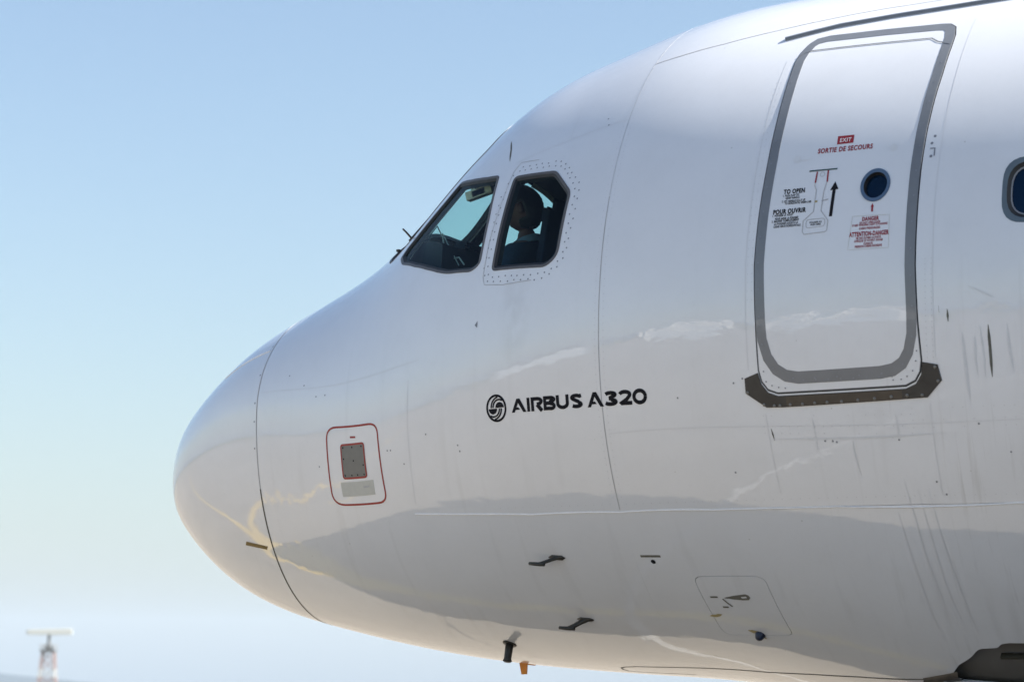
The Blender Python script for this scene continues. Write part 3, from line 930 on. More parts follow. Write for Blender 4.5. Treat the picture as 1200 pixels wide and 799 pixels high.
L_('ATTENTION-DANGER', 5.148, 5.350, 4.127, .0225, RED, .042)
for s, a, b, z in (('NE PAS OUVRIR LA PORTE', 5.185, 5.311, 4.112), ('LORSQUE LE VOYANT ROUGE', 5.176, 5.321, 4.0985), ('CLIGNOTE', 5.224, 5.271, 4.0835), ('PRESSION CABINE EXCESSIVE', 5.180, 5.318, 4.071)):
    L_(s, a, b, z, .0112, RED, .032)
L_('POUSSER ICI', 4.936, 4.999, 4.2115, .009, BLACK, .032)
L_('PUSH HERE', 4.941, 4.995, 4.200, .009, BLACK, .032)
strip('label_edge', [(5.160, 1.404), (5.349, 1.409), (5.352, 1.494), (5.143, 1.490)], .0022, PLACARD, DOOR, D, closed=True)
# latch fittings beside the door edge
discs('hinge_screws', [(5.530, 1.225), (5.533, 1.262), (5.541, 1.205)], .008, RIVET, JET)
strip('hinge_edge', [(5.525, 1.240), (5.548, 1.240), (5.549, 1.262)], .007, RIVET, JET)

# scuff plate below the door
sc_out = [(4.584, 1.780), (4.657, 1.768), (4.6575, 1.770), (4.672, 1.796), (4.705, 1.817), (4.757, 1.8255), (5.078, 1.8215), (5.420, 1.8170), (5.472, 1.8070), (5.501, 1.787), (5.510, 1.760), (5.584, 1.767), (5.599, 1.802), (5.524, 1.838), (5.414, 1.840), (4.783, 1.853), (4.691, 1.853), (4.584, 1.817)]
SP = patch('scuff_plate', sc_out, [], 0.05, 0.005, 0.006, SCUFF, JET, 0.03)
patch('worn_strip', [(4.80, 1.8275), (5.40, 1.8195), (5.40, 1.8385), (4.80, 1.8500)], [], 0.05, 0.0058, 0.0008, SCUFF2, SP)
discs('scuff_bolts', [(4.596, 1.815), (4.680, 1.846), (4.735, 1.849), (4.765, 1.849), (4.82, 1.847), (4.885, 1.846), (4.95, 1.844), (5.015, 1.843), (5.09, 1.842), (5.175, 1.8395), (5.26, 1.837), (5.345, 1.834), (5.425, 1.832), (5.50, 1.8325), (5.583, 1.803), (5.572, 1.772)], .0085, BOLT, SP, 0.008, 8, .003)

# ------------------------------------------------------------------ cabin windows
for i, x in enumerate(cab_x):
    for sd in (1, -1):
        if sd < 0 and i > 9: continue
        w0 = cabin_window_poly(x, cab_rx, cab_rt, sd)
        w1 = cabin_window_poly(x, cab_rx-.022, cab_rt-.0115, sd)
        w2 = cabin_window_poly(x, cab_rx-.038, cab_rt-.0200, sd)
        w3 = cabin_window_poly(x, cab_rx-.044, cab_rt-.0235, sd)
        CW = ring('cabin_window', w0, w1, 0.001, -0.002, 0.012, BEZEL if sd < 0 else simple('window_ring', (0.12, 0.15, 0.17), .35, .4) if i == 0 else bpy.data.materials['window_ring'], JET, 0.05)
        ring('seal', w1, w2, -0.002, -0.016, 0.004, RUBBER, CW, 0.05)
        ring('inner_ring', w2, w3, -0.014, -0.016, 0.004, bpy.data.materials.get('inner_ring') or simple('inner_ring', (0.20, 0.21, 0.23), .4), CW, 0.05)
        patch('pane', w2, [], 0.2, -0.022, 0, CABGLASS, CW, 0.06)

# ------------------------------------------------------------------ model lettering and round emblem
def stroke(path, s):
    q = [np.array(p, float) for p in path]
    L, R = [], []
    for i in range(len(q)):
        a = q[i]-q[i-1] if i else q[1]-q[0]
        b = q[i+1]-q[i] if i < len(q)-1 else a
        a = a/np.linalg.norm(a); b = b/np.linalg.norm(b)
        na, nb = np.array((-a[1], a[0])), np.array((-b[1], b[0]))
        mm = na+nb; mm = mm*(2/max(np.dot(mm, mm), .8))
        L.append(q[i]+mm*s/2); R.append(q[i]-mm*s/2)
    n = len(q)
    return L+R, [(i, i+1, n+i+1, n+i) for i in range(n-1)]
def arc(cx, cy, rx, ry, a0, a1, n=12):
    return [(cx+rx*math.cos(math.radians(a0+(a1-a0)*k/n)), cy+ry*math.sin(math.radians(a0+(a1-a0)*k/n))) for k in range(n+1)]
H, ST = 0.0750, 0.0192
def glyph(c, w):
    """polygons of one capital in a w by H box: list of (verts, faces)"""
    e = ST/2
    if c == 'A':
        l = [(0, 0), (.20, 0), (.28, .19), (.58, .19), (.47, .37), (.35, .37), (.47, .69), (.37, 1)]
        r = [(.37, 1), (.47, .69), (.78, 0), (1, 0), (.59, 1)]
        return [([(a*w, b*H) for a, b in p], [tuple(range(len(p)))]) for p in (l, r)]
    if c == 'I':
        return [stroke([(w/2, 0), (w/2, H)], w*.86)]
    if c == 'R':
        return [stroke([(e, 0), (e, H)], ST), stroke([(ST*1.0, H-e), (w*.5, H-e)]+arc(w*.5, H*.68, w*.44-e*.6, H*.32-e, 80, -80)+[(w*.48, H*.36+e)], ST), stroke([(w*.50, H*.46), (w*.88, 0)], ST*1.15)]
    if c == 'B':
        return [stroke([(e, 0), (e, H)], ST), stroke([(ST, H-e), (w*.58, H-e)]+arc(w*.58, H*.745, w*.30, H*.255-e, 85, -85)+[(w*.5, H*.5)], ST), stroke([(ST, H*.5-.0006), (w*.6, H*.5-.0006)]+arc(w*.60, H*.25+e*.25, w*.40-e, H*.25-e*.6, 85, -85)+[(w*.5, e), (ST, e)], ST)]
    if c == 'U':
        return [stroke([(e, H), (e, H*.42)]+arc(w/2, H*.42, w/2-e, H*.42-e, 180, 360, 16)[1:]+[(w-e, H)], ST)]
    if c == 'S':
        return [stroke([(w*.92, H*.86)]+arc(w*.5, H*.735, w*.46-e, H*.265-e, 35, 230, 12)+[(w*.5, H*.52), (w*.66, H*.455)]+arc(w*.5, H*.265, w*.5-e, H*.265-e, 50, -145, 12), ST)]
    if c == '3':
        return [stroke(arc(w*.48, H*.745, w*.42-e*.6, H*.255-e, 160, -60, 14)+[(w*.42, H*.52)], ST), stroke([(w*.36, H*.5), (w*.5, H*.51)]+arc(w*.48, H*.27, w*.5-e, H*.27-e, 75, -160, 16), ST)]
    if c == '2':
        return [stroke(arc(w*.48, H*.68, w*.46-e*.6, H*.32-e, 165, -25, 14)+[(w*.62, H*.38), (e*1.7, e*1.2), (e*1.9, e), (w, e)], ST)]
    if c == '0':
        return [stroke(arc(w/2, H/2, w/2-e, H/2-e+.001, 0, 360, 36), ST)]
for ch, a, b in (('A', 3.177, 3.275), ('I', 3.279, 3.301), ('R', 3.307, 3.386), ('B', 3.388, 3.466), ('U', 3.470, 3.550), ('S', 3.557, 3.635), ('A', 3.664, 3.764), ('3', 3.766, 3.850), ('2', 3.855, 3.934), ('0', 3.938, 4.024)):
    vv, fl = [], []
    zoff = []
    for q, (v, f) in enumerate(glyph(ch, b-a)):
        o = len(vv)
        vv += [tuple(p) for p in v]
        fl += [tuple(i+o for i in g) for g in f]
        zoff += [0.0014+0.0003*q]*len(v)
    uv = np.array(vv)
    X = a+uv[:, 0]; T = t_at_z(X, np.full(len(X), 3.3775+(X-3.2)*0.004))
    T = T-uv[:, 1]/1.77
    mesh_obj('lettering', P(X, T, 0)+NRM(X, T)*np.array(zoff)[:, None], fl, BLACK, JET, True, NRM(X, T))
# emblem: ring, two half discs and nested arcs turned half a turn about the centre
lv, lf, lz = [], [], []
def add_poly(v, f, z=0.0014):
    o = len(lv); lv.extend([tuple(p) for p in v]); lf.extend([tuple(i+o for i in g) for g in f]); lz.extend([z]*len(v))
RL = 0.071
add_poly(*stroke([(p[0]*RL, p[1]*RL*1.04) for p in arc(0, 0, .92, .92, 0, 360, 48)], RL*.175))
for sgn in (1, -1):
    hd = [(sgn*RL*(.34+.42*math.cos(a)), sgn*RL*(.03+.42*math.sin(a))) for a in np.linspace(0, PI, 18)]
    add_poly(hd, [tuple(range(18))], 0.0017)
    for rr, a1 in ((.61, 118), (.80, 128)):
        pts = []
        for a in np.linspace(math.radians(58 if rr < .7 else 72), PI, 22):
            q = (.30+rr*math.cos(a), .03+rr*math.sin(a)*1.0)
            if q[0]**2+q[1]**2 < .86**2:
                pts.append((sgn*RL*q[0], sgn*RL*q[1]))
        if len(pts) > 2:
            add_poly(*stroke(pts, RL*.125), 0.0020)
uv = np.array(lv)
X = 3.074+uv[:, 0]*.96; T = t_at_z(X, np.full(len(X), 3.407))-uv[:, 1]*1.05/1.77
mesh_obj('emblem', P(X, T, 0)+NRM(X, T)*np.array(lz)[:, None], lf, BLACK, JET, True, NRM(X, T))

# ------------------------------------------------------------------ access hatch, probes and drains
HA_ = patch('access_hatch', hatch, [], 0.05, 0.0, 0.02, WHITE, JET, 0.03)
hd = [(4.200, 2.4255), (4.26, 2.4130), (4.335, 2.4010), (4.352, 2.4045), (4.357, 2.4125), (4.345, 2.4215), (4.31, 2.4255), (4.25, 2.4265)]
patch('handle', hd, [round_poly([(4.300, 2.4140), (4.335, 2.4085), (4.340, 2.4150), (4.305, 2.4195)], .004)], .03, .002, .002, SMEAR, HA_, .02)
strip('handle_mark', [(4.118, 2.4285), (4.163, 2.4250)], .012, SMEAR, HA_)
strip('handle_mark', [(4.188, 2.4300), (4.205, 2.4440), (4.228, 2.4580)], .010, SMEAR, HA_)
strip('handle_mark', [(4.168, 2.4650), (4.203, 2.4620)], .012, SMEAR, HA_)
strip('yellow_smear', [(4.06, 2.512), (4.10, 2.508), (4.14, 2.498)], .020, YELLOWSTAIN, JET, taper=True)
strip('static_slot', [(3.792, 2.2870), (3.913, 2.2860)], .014, SMEAR, JET)
discs('static_port', [(3.858, 2.3060)], .014, BLACK, JET, .0015, 12)

def skin_pt(x, t, off=0.0): return Vector(P(x, t, off))
def pitot(x, t, ln):
    n = Vector(NRM(x, t)); c = skin_pt(x, t)
    fwd = Vector((-1, 0, 0)); fwd = (fwd-n*fwd.dot(n)).normalized()
    s = n.cross(fwd)
    bm = bmesh.new()
    # base plate, raked fin and forward-facing tube
    base = [c+fwd*a+s*b_+n*.001 for a, b_ in ((-.05, 0), (-.03, .014), (.03, .014), (.055, 0), (.03, -.014), (-.03, -.014))]
    lo = [bm.verts.new(p) for p in base]; hi = [bm.verts.new(p+n*.006) for p in base]
    for k in range(6): bm.faces.new((lo[k], lo[(k+1) % 6], hi[(k+1) % 6], hi[k]))
    bm.faces.new(hi)
    secs = []
    for (f0, f1, h, th) in ((-.040, .030, .004, .011), (.010, .066, .035, .009), (.045, .105, .062, .009), (.052, .110, .072, .008)):
        secs.append([bm.verts.new(c+fwd*f+n*h+s*y) for f, y in ((f0, 0), ((f0+f1)/2, th), (f1, 0), ((f0+f1)/2, -th))])
    for A, B in zip(secs, secs[1:]):
        for k in range(4): bm.faces.new((A[k], A[(k+1) % 4], B[(k+1) % 4], B[k]))
    bm.faces.new(secs[-1])
    p0 = c+fwd*.045+n*.068
    bm_tube(bm, [p0, p0+fwd*.03, p0+fwd*(ln-.03), p0+fwd*ln], [.009, .011, .010, .0085], 10)
    return bm_obj('pitot_probe', bm, PROBE, JET, True)
pitot(3.275, 2.279, .095)
pitot(3.268, 2.556, .095)
# belly mast: dark stub with a flange and a bell end
c = skin_pt(2.607, 2.744); n = Vector(NRM(2.607, 2.744)); ax = (n*0.55+Vector((0.12, -.05, -1))*0.45).normalized()
bm = bmesh.new()
bm_tube(bm, [c+n*.001, c+n*.006], [.042, .038], 14)
bm_tube(bm, [c+ax*.004, c+ax*.05, c+ax*.085, c+ax*.100, c+ax*.106], [.023, .022, .021, .027, .019], 14)
bm_obj('temperature_probe', bm, PROBE, JET, True)
# amber drain mast on the keel
kz = float(prof(2.39)[1])
bm = bmesh.new()
pr_ = [(-.030, .006), (.034, .006), (.034, -.002), (.020, -.010), (.018, -.062), (-.014, -.064), (-.026, -.010)]
a = [bm.verts.new((2.385+x, -.007, kz+z)) for x, z in pr_]; b_ = [bm.verts.new((2.385+x, .007, kz+z)) for x, z in pr_]
bm.faces.new(a); bm.faces.new(b_[::-1])
for k in range(7): bm.faces.new((a[k], a[(k+1) % 7], b_[(k+1) % 7], b_[k]))
bm_tube(bm, [(2.41, 0, kz-.006), (2.46, 0, kz-.009)], .003, 6)
bm_obj('drain_mast', bm, ORANGE, JET)
c = skin_pt(4.311, 2.571)
bm = bmesh.new()
nn_ = Vector(NRM(4.311, 2.571))
bm_tube(bm, [c-nn_*.01, c+nn_*.010, c+nn_*.026, c+nn_*.034], [.030, .027, .020, .010], 9)
dr = bm_obj('drain_valve', bm, BLUEDRAIN, JET, True)
strip('drain_stain', [(4.25, 2.558), (4.30, 2.563), (4.335, 2.588)], .030, YELLOWSTAIN, JET, taper=True)

# wiper on the left windscreen
bm = bmesh.new()
w0, w1, w2 = skin_pt(1.90, .50, .008), skin_pt(1.98, .46, .020), skin_pt(2.36, .30, .042)
bm_tube(bm, [w0, w1, w2], [.012, .011, .007], 8)
bm_box(bm, skin_pt(1.90, .62, .006), (.02, .02, .014))
wa = bm_obj('wiper', bm, PROBE, JET)
bm = bmesh.new()
bm_tube(bm, [skin_pt(2.05, .70, .0), skin_pt(2.05, .70, .0)+Vector((-.03, -.01, .035)), skin_pt(2.05, .70, .0)+Vector((-.05, -.014, .054))], [.006, .0055, .005], 8)
bm_obj('visual_icing_rod', bm, PROBE, JET)

# ------------------------------------------------------------------ nose gear (below the frame; it shows as a reflection in the belly)
gd = []
for (x, z) in ((5.28, 2.04), (5.24, 1.96), (5.22, 1.72), (5.26, 1.50), (5.36, 1.42), (7.0, 1.36), (7.1, 1.42), (7.12, 2.0)):
    gd.append((x, z))
bm = bmesh.new()
y_ = lambda x, z: -0.97+0.10*(2.04-z)
a = [bm.verts.new((x, y_(x, z), z)) for x, z in gd]; b_ = [bm.verts.new((x, y_(x, z)+.035, z)) for x, z in gd]
bm.faces.new(a); bm.faces.new(b_[::-1])
for k in range(len(gd)): bm.faces.new((a[k], a[(k+1) % len(gd)], b_[(k+1) % len(gd)], b_[k]))
GD = bm_obj('gear_door', bm, GEARBLUE, JET)
bm = bmesh.new()
for x in np.arange(5.30, 7.0, .085):
    for z in (2.02, 1.98):
        r_ = bmesh.ops.create_circle(bm, cap_ends=True, segments=6, radius=.006, matrix=Matrix.Translation((x, y_(x, z)-.002, z)) @ Matrix.Rotation(PI/2, 4, 'X'))
gs = bm_obj('door_screws', bm, RIVET, GD); gs['kind'] = 'stuff'
bm = bmesh.new()
bm_tube(bm, [(5.9, 0, 1.95), (5.85, 0, 1.2), (5.80, 0, .42)], [.10, .09, .07], 14)
bm_tube(bm, [(6.9, 0, 1.9), (5.86, 0, 1.05)], [.05, .05], 10)
GL = bm_obj('nose_gear_leg', bm, GEARMETAL, JET, True)
for y in (-.25, .25):
    bm = bmesh.new()
    q = [(0, y)]
    prof_w = [(.20, -.09), (.33, -.10), (.375, -.06), (.385, 0), (.375, .06), (.33, .10), (.20, .09)]
    rows = []
    for k in range(32):
        a_ = 2*PI*k/32
        rows.append([bm.verts.new((5.80+r*math.cos(a_), y+d, .385+r*math.sin(a_))) for r, d in prof_w])
    for k in range(32):
        for j in range(6): bm.faces.new((rows[k][j], rows[k][j+1], rows[(k+1) % 32][j+1], rows[(k+1) % 32][j]))
    W_ = bm_obj('wheel', bm, TYRE, JET, True)
    bm = bmesh.new()
    bm_tube(bm, [(5.80, y-.085, .385), (5.80, y-.05, .385), (5.80, y+.05, .385), (5.80, y+.085, .385)], [.20, .17, .17, .20], 24)
    bm_obj('rim', bm, GEARMETAL, W_, True)

# ------------------------------------------------------------------ wings and engines further aft (out of frame; they shade the apron and show in the paint)
def aerofoil(x0, ch, y, z, th, n=12):
    up_ = [(x0+ch*(0.5-0.5*math.cos(PI*k/n)), y, z+th*ch*2.6*(math.sqrt(k/n+1e-6)-k/n)) for k in range(n+1)]
    dn = [(x0+ch*(0.5-0.5*math.cos(PI*k/n)), y, z-th*ch*1.0*(math.sqrt(k/n+1e-6)-k/n)) for k in range(n-1, 0, -1)]
    return up_+dn
for sd in (1, -1):
    bm = bmesh.new()
    rows = [[bm.verts.new(p) for p in aerofoil(x0, ch, sd*y, z, .12)] for x0, ch, y, z in ((11.6, 6.6, 1.2, 2.55), (12.2, 6.0, 1.95, 2.60), (14.6, 3.7, 6.4, 3.0), (19.3, 1.5, 17.0, 3.9))]
    m_ = len(rows[0])
    for A, B in zip(rows, rows[1:]):
        for k in range(m_): bm.faces.new((A[k], A[(k+1) % m_], B[(k+1) % m_], B[k]))
    bm.faces.new(rows[-1])
    bm_obj('wing', bm, GEARBLUE, JET, True)
    bm = bmesh.new()
    bm_tube(bm, [(10.2, sd*5.75, 1.85), (10.25, sd*5.75, 1.85), (10.6, sd*5.75, 1.85), (12.0, sd*5.75, 1.9), (13.6, sd*5.75, 1.95), (14.6, sd*5.75, 2.0)], [.92, 1.0, 1.10, 1.18, 1.0, .70], 28)
    bm_box(bm, (13.3, sd*5.75, 3.0), (2.6, .30, .5))
    bm_obj('engine', bm, WHITE, JET, True)

# ------------------------------------------------------------------ cockpit interior
bm = bmesh.new()
v = []
for (x, z) in ((1.95, 4.37), (2.05, 4.43), (2.28, 4.445), (2.42, 4.41), (2.42, 4.33), (2.36, 3.6), (1.9, 3.6)):
    v.append((x, z))
for i in range(len(v)): pass
ww_ = [.78, .88, 1.06, 1.13, 1.13, 1.1, .8]
a = [bm.verts.new((x, -w, z)) for (x, z), w in zip(v, ww_)]; b_ = [bm.verts.new((x, w, z)) for (x, z), w in zip(v, ww_)]
bm.faces.new(a); bm.faces.new(b_[::-1])
for k in range(len(v)): bm.faces.new((a[k], a[(k+1) % len(v)], b_[(k+1) % len(v)], b_[k]))
GS = bm_obj('glareshield', bm, INNER, JET)
bm = bmesh.new()
bm_box(bm, (2.27, -.55, 4.47), (.12, .26, .06), bevel=.02)
bm_obj('glareshield_box', bm, INNER, GS)
bm = bmesh.new()
bm_tube(bm, [(2.36, -.98, 4.30), (2.33, -.97, 4.47), (2.28, -.95, 4.545), (2.23, -.94, 4.50), (2.22, -.95, 4.40)], .004, 6)
bm_tube(bm, [(2.50, -1.02, 4.30), (2.46, -1.01, 4.345), (2.41, -.99, 4.345), (2.37, -.98, 4.30)], .005, 6)
bm_tube(bm, [(2.32, -.96, 4.50), (2.46, -1.01, 4.30)], .003, 6)
bm_obj('cable', bm, WIRE, GS)
bm = bmesh.new()
bm_box(bm, (3.05, 0, 3.52), (2.0, 2.4, .06))
bm_obj('cockpit_floor', bm, INNER, JET)
bm = bmesh.new()
bm_box(bm, (3.15, 0, 5.20), (1.15, .62, .10), Matrix.Rotation(-.22, 3, 'Y'), .02)
bm_obj('overhead_panel', bm, INNER, JET)
bm = bmesh.new()
bm_box(bm, (2.33, -.55, 4.805), (.17, .035, .035), Matrix.Rotation(-.25, 3, 'Y'), .042)
bm_box(bm, (2.30, -.55, 4.84), (.055, .04, .055), None, .01)
bm_obj('sun_visor', bm, BEIGE, JET)
bm = bmesh.new()
bm_tube(bm, [(3.02, -.92, 4.965), (3.10, -.93, 4.985), (3.18, -.95, 4.99)], .010, 8)
bm_obj('grab_handle', bm, simple('red_orange_plastic', (.45, .07, .03), .5), JET)
for sd in (1, -1):
    patch('sunshade', [(2.215 if sd > 0 else 2.27, sd*.03), (2.74, sd*.03), (2.70, sd*.66), (2.40, sd*.60), (2.235 if sd > 0 else 2.27, sd*.42)], [], .05, -.075, .01, INNER, JET, .05)
strip('sunshade_trim', [(2.272, -.06), (2.272, -.40)], .03, BEIGE, JET, -.080)
def seat(y):
    t = []
    bm = bmesh.new()
    R = Matrix.Rotation(.16, 3, 'Y')
    bm_box(bm, (2.89, y, 4.25), (.13, .46, .84), R, .055)
    o = bm_obj('pilot_seat', bm, SEATBLUE, JET, True)
    bm = bmesh.new(); bm_box(bm, (2.90, y, 4.60), (.13, .34, .20), R, .06); bm_obj('headrest', bm, SEATBLUE, o, True)
    bm = bmesh.new(); bm_box(bm, (2.66, y, 3.92), (.48, .46, .13), None, .05); bm_obj('cushion', bm, SEATBLUE, o, True)
    bm = bmesh.new(); bm_box(bm, (2.70, y, 3.70), (.30, .30, .32)); bm_obj('pedestal', bm, INNER, o)
    for s in (-1, 1):
        bm = bmesh.new(); bm_box(bm, (2.72, y+s*.25, 4.15), (.32, .06, .06), None, .02); bm_obj('armrest', bm, SEATBLUE, o, True)
seat(-.63); seat(.63)

# ------------------------------------------------------------------ the person at the controls
def skin_mesh(name, nodes, edges, m, parent=None, sub=2, offset=(0, 0, 0)):
    me = bpy.data.meshes.new(name)
    me.from_pydata([tuple(Vector(n_[0])+Vector(offset)) for n_ in nodes], edges, [])
    o = bpy.data.objects.new(name, me)
    COL.objects.link(o)
    o.modifiers.new('skin', 'SKIN')
    sd = o.modifiers.new('sub', 'SUBSURF'); sd.levels = sub; sd.render_levels = sub
    for i, n_ in enumerate(nodes):
        r = n_[1]
        me.skin_vertices[0].data[i].radius = r if isinstance(r, tuple) else (r, r)
    me.skin_vertices[0].data[0].use_root = True
    bpy.context.view_layer.update()
    m2 = bpy.data.meshes.new_from_object(o.evaluated_get(bpy.context.evaluated_depsgraph_get()))
    bpy.data.objects.remove(o)
    m2.name = name
    m2.polygons.foreach_set('use_smooth', [True]*len(m2.polygons))
    m2.materials.clear(); m2.materials.append(m)
    return m2
PX = Vector((2.76, -.70, 0))     # head position over the seat
body_nodes = [((2.78, -.65, 4.02), (.15, .12)), ((2.765, -.65, 4.16), (.14, .11)), ((2.74, -.66, 4.30), (.165, .12)), ((2.725, -.67, 4.40), (.13, .10)), ((2.72, -.69, 4.48), .055), ((2.715, -.70, 4.55), .055),
              ((2.73, -.85, 4.37), .065), ((2.70, -.92, 4.24), .048), ((2.68, -.93, 4.14), .042), ((2.60, -.88, 4.15), .036), ((2.50, -.84, 4.17), .028), ((2.46, -.83, 4.17), (.036, .018)),
              ((2.73, -.49, 4.37), .065), ((2.70, -.42, 4.24), .048), ((2.68, -.41, 4.14), .042), ((2.60, -.46, 4.15), .036), ((2.50, -.50, 4.17), .028), ((2.46, -.51, 4.17), (.036, .018)),
              ((2.66, -.74, 3.98), .085), ((2.45, -.78, 3.98), .062), ((2.38, -.78, 3.80), .05), ((2.34, -.78, 3.62), .04), ((2.24, -.78, 3.60), .035),
              ((2.66, -.56, 3.98), .085), ((2.45, -.52, 3.98), .062), ((2.38, -.52, 3.80), .05), ((2.34, -.52, 3.62), .04), ((2.24, -.52, 3.60), .035)]
body_edges = [(0, 1), (1, 2), (2, 3), (3, 4), (4, 5), (3, 6), (6, 7), (7, 8), (8, 9), (9, 10), (10, 11), (3, 12), (12, 13), (13, 14), (14, 15), (15, 16), (16, 17), (0, 18), (18, 19), (19, 20), (20, 21), (21, 22), (0, 23), (23, 24), (24, 25), (25, 26), (26, 27)]
for hand, sgn in ((11, -1), (17, 1)):
    p = Vector(body_nodes[hand][0])
    for q, (dy, ln) in enumerate(((-.027, .062), (-.009, .074), (.009, .070), (.026, .054))):
        i = len(body_nodes)
        body_nodes += [(p+Vector((-.035, dy, -.002)), .0105), (p+Vector((-.035-ln*.5, dy*1.1, -.010)), .0095), (p+Vector((-.035-ln*.85, dy*1.1, -.035)), .008)]
        body_edges += [(hand, i), (i, i+1), (i+1, i+2)]
    i = len(body_nodes)
    body_nodes += [(p+Vector((.0, -sgn*.035, .0)), .012), (p+Vector((-.03, -sgn*.052, -.012)), .010), (p+Vector((-.055, -sgn*.050, -.028)), .0085)]
    body_edges += [(hand, i), (i, i+1), (i+1, i+2)]
bme = skin_mesh('person', body_nodes, body_edges, SKIN)
# head with brow, nose, lips, chin and ears, tipped forward
def head_bm():
    bm = bmesh.new()
    bmesh.ops.create_uvsphere(bm, u_segments=40, v_segments=30, radius=1.0)
    for v_ in bm.verts:
        x, y, z = v_.co
        f = max(0.0, -x)                      # face towards -x
        X, Y, Z = x*.100, y*.078, z*.120
        if z < -.15: X += f*-.004; Y *= 1-.28*min(1, (-z-.15)); X += (.022*(-z-.15) if x > 0 else 0)*-1
        g = lambda cy, cz, s: math.exp(-(((y-cy)**2+(z-cz)**2)/s**2))
        X -= f*(.026*math.exp(-((y/.13)**2+((z+.12)/.17)**2)) + .010*g(0, .28, .35)*.6 + .009*math.exp(-((y/.28)**2+((z+.50)/.07)**2)) + .012*g(0, -.82, .2))
        X += f*(.012*g(.36, .08, .16)+.012*g(-.36, .08, .16))
        v_.co = (X, Y, Z)
    for s in (-1, 1):
        r_ = bmesh.ops.create_uvsphere(bm, u_segments=10, v_segments=8, radius=1)
        for v_ in r_['verts']: v_.co = Vector((v_.co.x*.020+.012, v_.co.y*.010+s*.080, v_.co.z*.032-.008))
    return bm
HM = Matrix.Translation((2.700, -.715, 4.645)) @ Matrix.Rotation(math.radians(-22), 4, 'Y') @ Matrix.Rotation(math.radians(8), 4, 'Z')
bm = head_bm()
bmesh.ops.transform(bm, matrix=HM, verts=bm.verts)
bm.from_mesh(bme)
me = bpy.data.meshes.new('person'); bm.to_mesh(me); bm.free()
ob = bpy.data.objects.new('person', me); COL.objects.link(ob)
rm = ob.modifiers.new('r', 'REMESH'); rm.mode = 'VOXEL'; rm.voxel_size = .0065
bpy.context.view_layer.update()
m2 = bpy.data.meshes.new_from_object(ob.evaluated_get(bpy.context.evaluated_depsgraph_get()))
bpy.data.objects.remove(ob)
m2.polygons.foreach_set('use_smooth', [True]*len(m2.polygons))
m2.materials.clear()
PERSON = tag(link('person', m2, SKIN), 'person in a navy jumper with a pale collar seated behind the cockpit side window', 'person')
jn = [(n_[0], tuple(r_*1.0+.016 for r_ in n_[1]) if isinstance(n_[1], tuple) else n_[1]+.014) for n_ in body_nodes[:4]]+[(n_[0], n_[1]+.015) for n_ in body_nodes[6:11]]+[(n_[0], n_[1]+.015) for n_ in body_nodes[12:17]]
jn.append(((2.722, -.688, 4.470), .082))
je = [(0, 1), (1, 2), (2, 3), (3, 4), (4, 5), (5, 6), (6, 7), (7, 8), (3, 9), (9, 10), (10, 11), (11, 12), (12, 13), (3, 14)]
link('jumper', skin_mesh('jumper', jn, je, SHIRT), None, PERSON)
tn = [(body_nodes[0][0], (.168, .135))]+[(n_[0], n_[1]+.014) for n_ in body_nodes[18:22]]+[(n_[0], n_[1]+.014) for n_ in body_nodes[23:27]]
link('trousers', skin_mesh('trousers', tn, [(0, 1), (1, 2), (2, 3), (3, 4), (0, 5), (5, 6), (6, 7), (7, 8)], simple('dark_trouser_cloth', (.012, .014, .02), .9)), None, PERSON)
bm = bmesh.new()
cc = Vector((2.728, -.688, 4.475)); cax = Vector((-.34, -.05, 1)).normalized()
for (h, r) in ((0, 0),): pass
ringpts = []
u_ = cax.orthogonal().normalized(); w_ = cax.cross(u_)
rows = []
for k in range(28):
    a_ = 2*PI*k/28
    d_ = u_*math.cos(a_)+w_*math.sin(a_)
    rows.append([bm.verts.new(cc+d_*r+cax*h) for r, h in ((.090, -.030), (.078, .010), (.070, .015), (.066, .004), (.072, -.03))])
for k in range(28):
    for j in range(4): bm.faces.new((rows[k][j], rows[k][j+1], rows[(k+1) % 28][j+1], rows[(k+1) % 28][j]))
bm_obj('collar', bm, COLLAR, PERSON, True)
bm = bmesh.new()
bmesh.ops.create_uvsphere(bm, u_segments=44, v_segments=30, radius=1.0)
for v_ in bm.verts:
    x, y, z = v_.co
    k = 1+.035*math.sin(x*23+z*17)*math.sin(y*19+z*11)+random.uniform(-.012, .012)
    v_.co = (x*.108*k+.006, y*.086*k, z*.125*k+.010)
bmesh.ops.delete(bm, geom=[v_ for v_ in bm.verts if (v_.co.x < -.055 and v_.co.z < .070) or (v_.co.z < -.112 + .06*max(0, v_.co.x/-.1)) or (v_.co.x < -.028 and v_.co.z < -.02) or (-.04 < v_.co.x < .022 and -.055 < v_.co.z < .012 and abs(v_.co.y) > .055)], context='VERTS')
bmesh.ops.solidify(bm, geom=bm.faces[:], thickness=-.012)
bmesh.ops.transform(bm, matrix=HM, verts=bm.verts)
bm_obj('hair', bm, HAIR, PERSON, True)

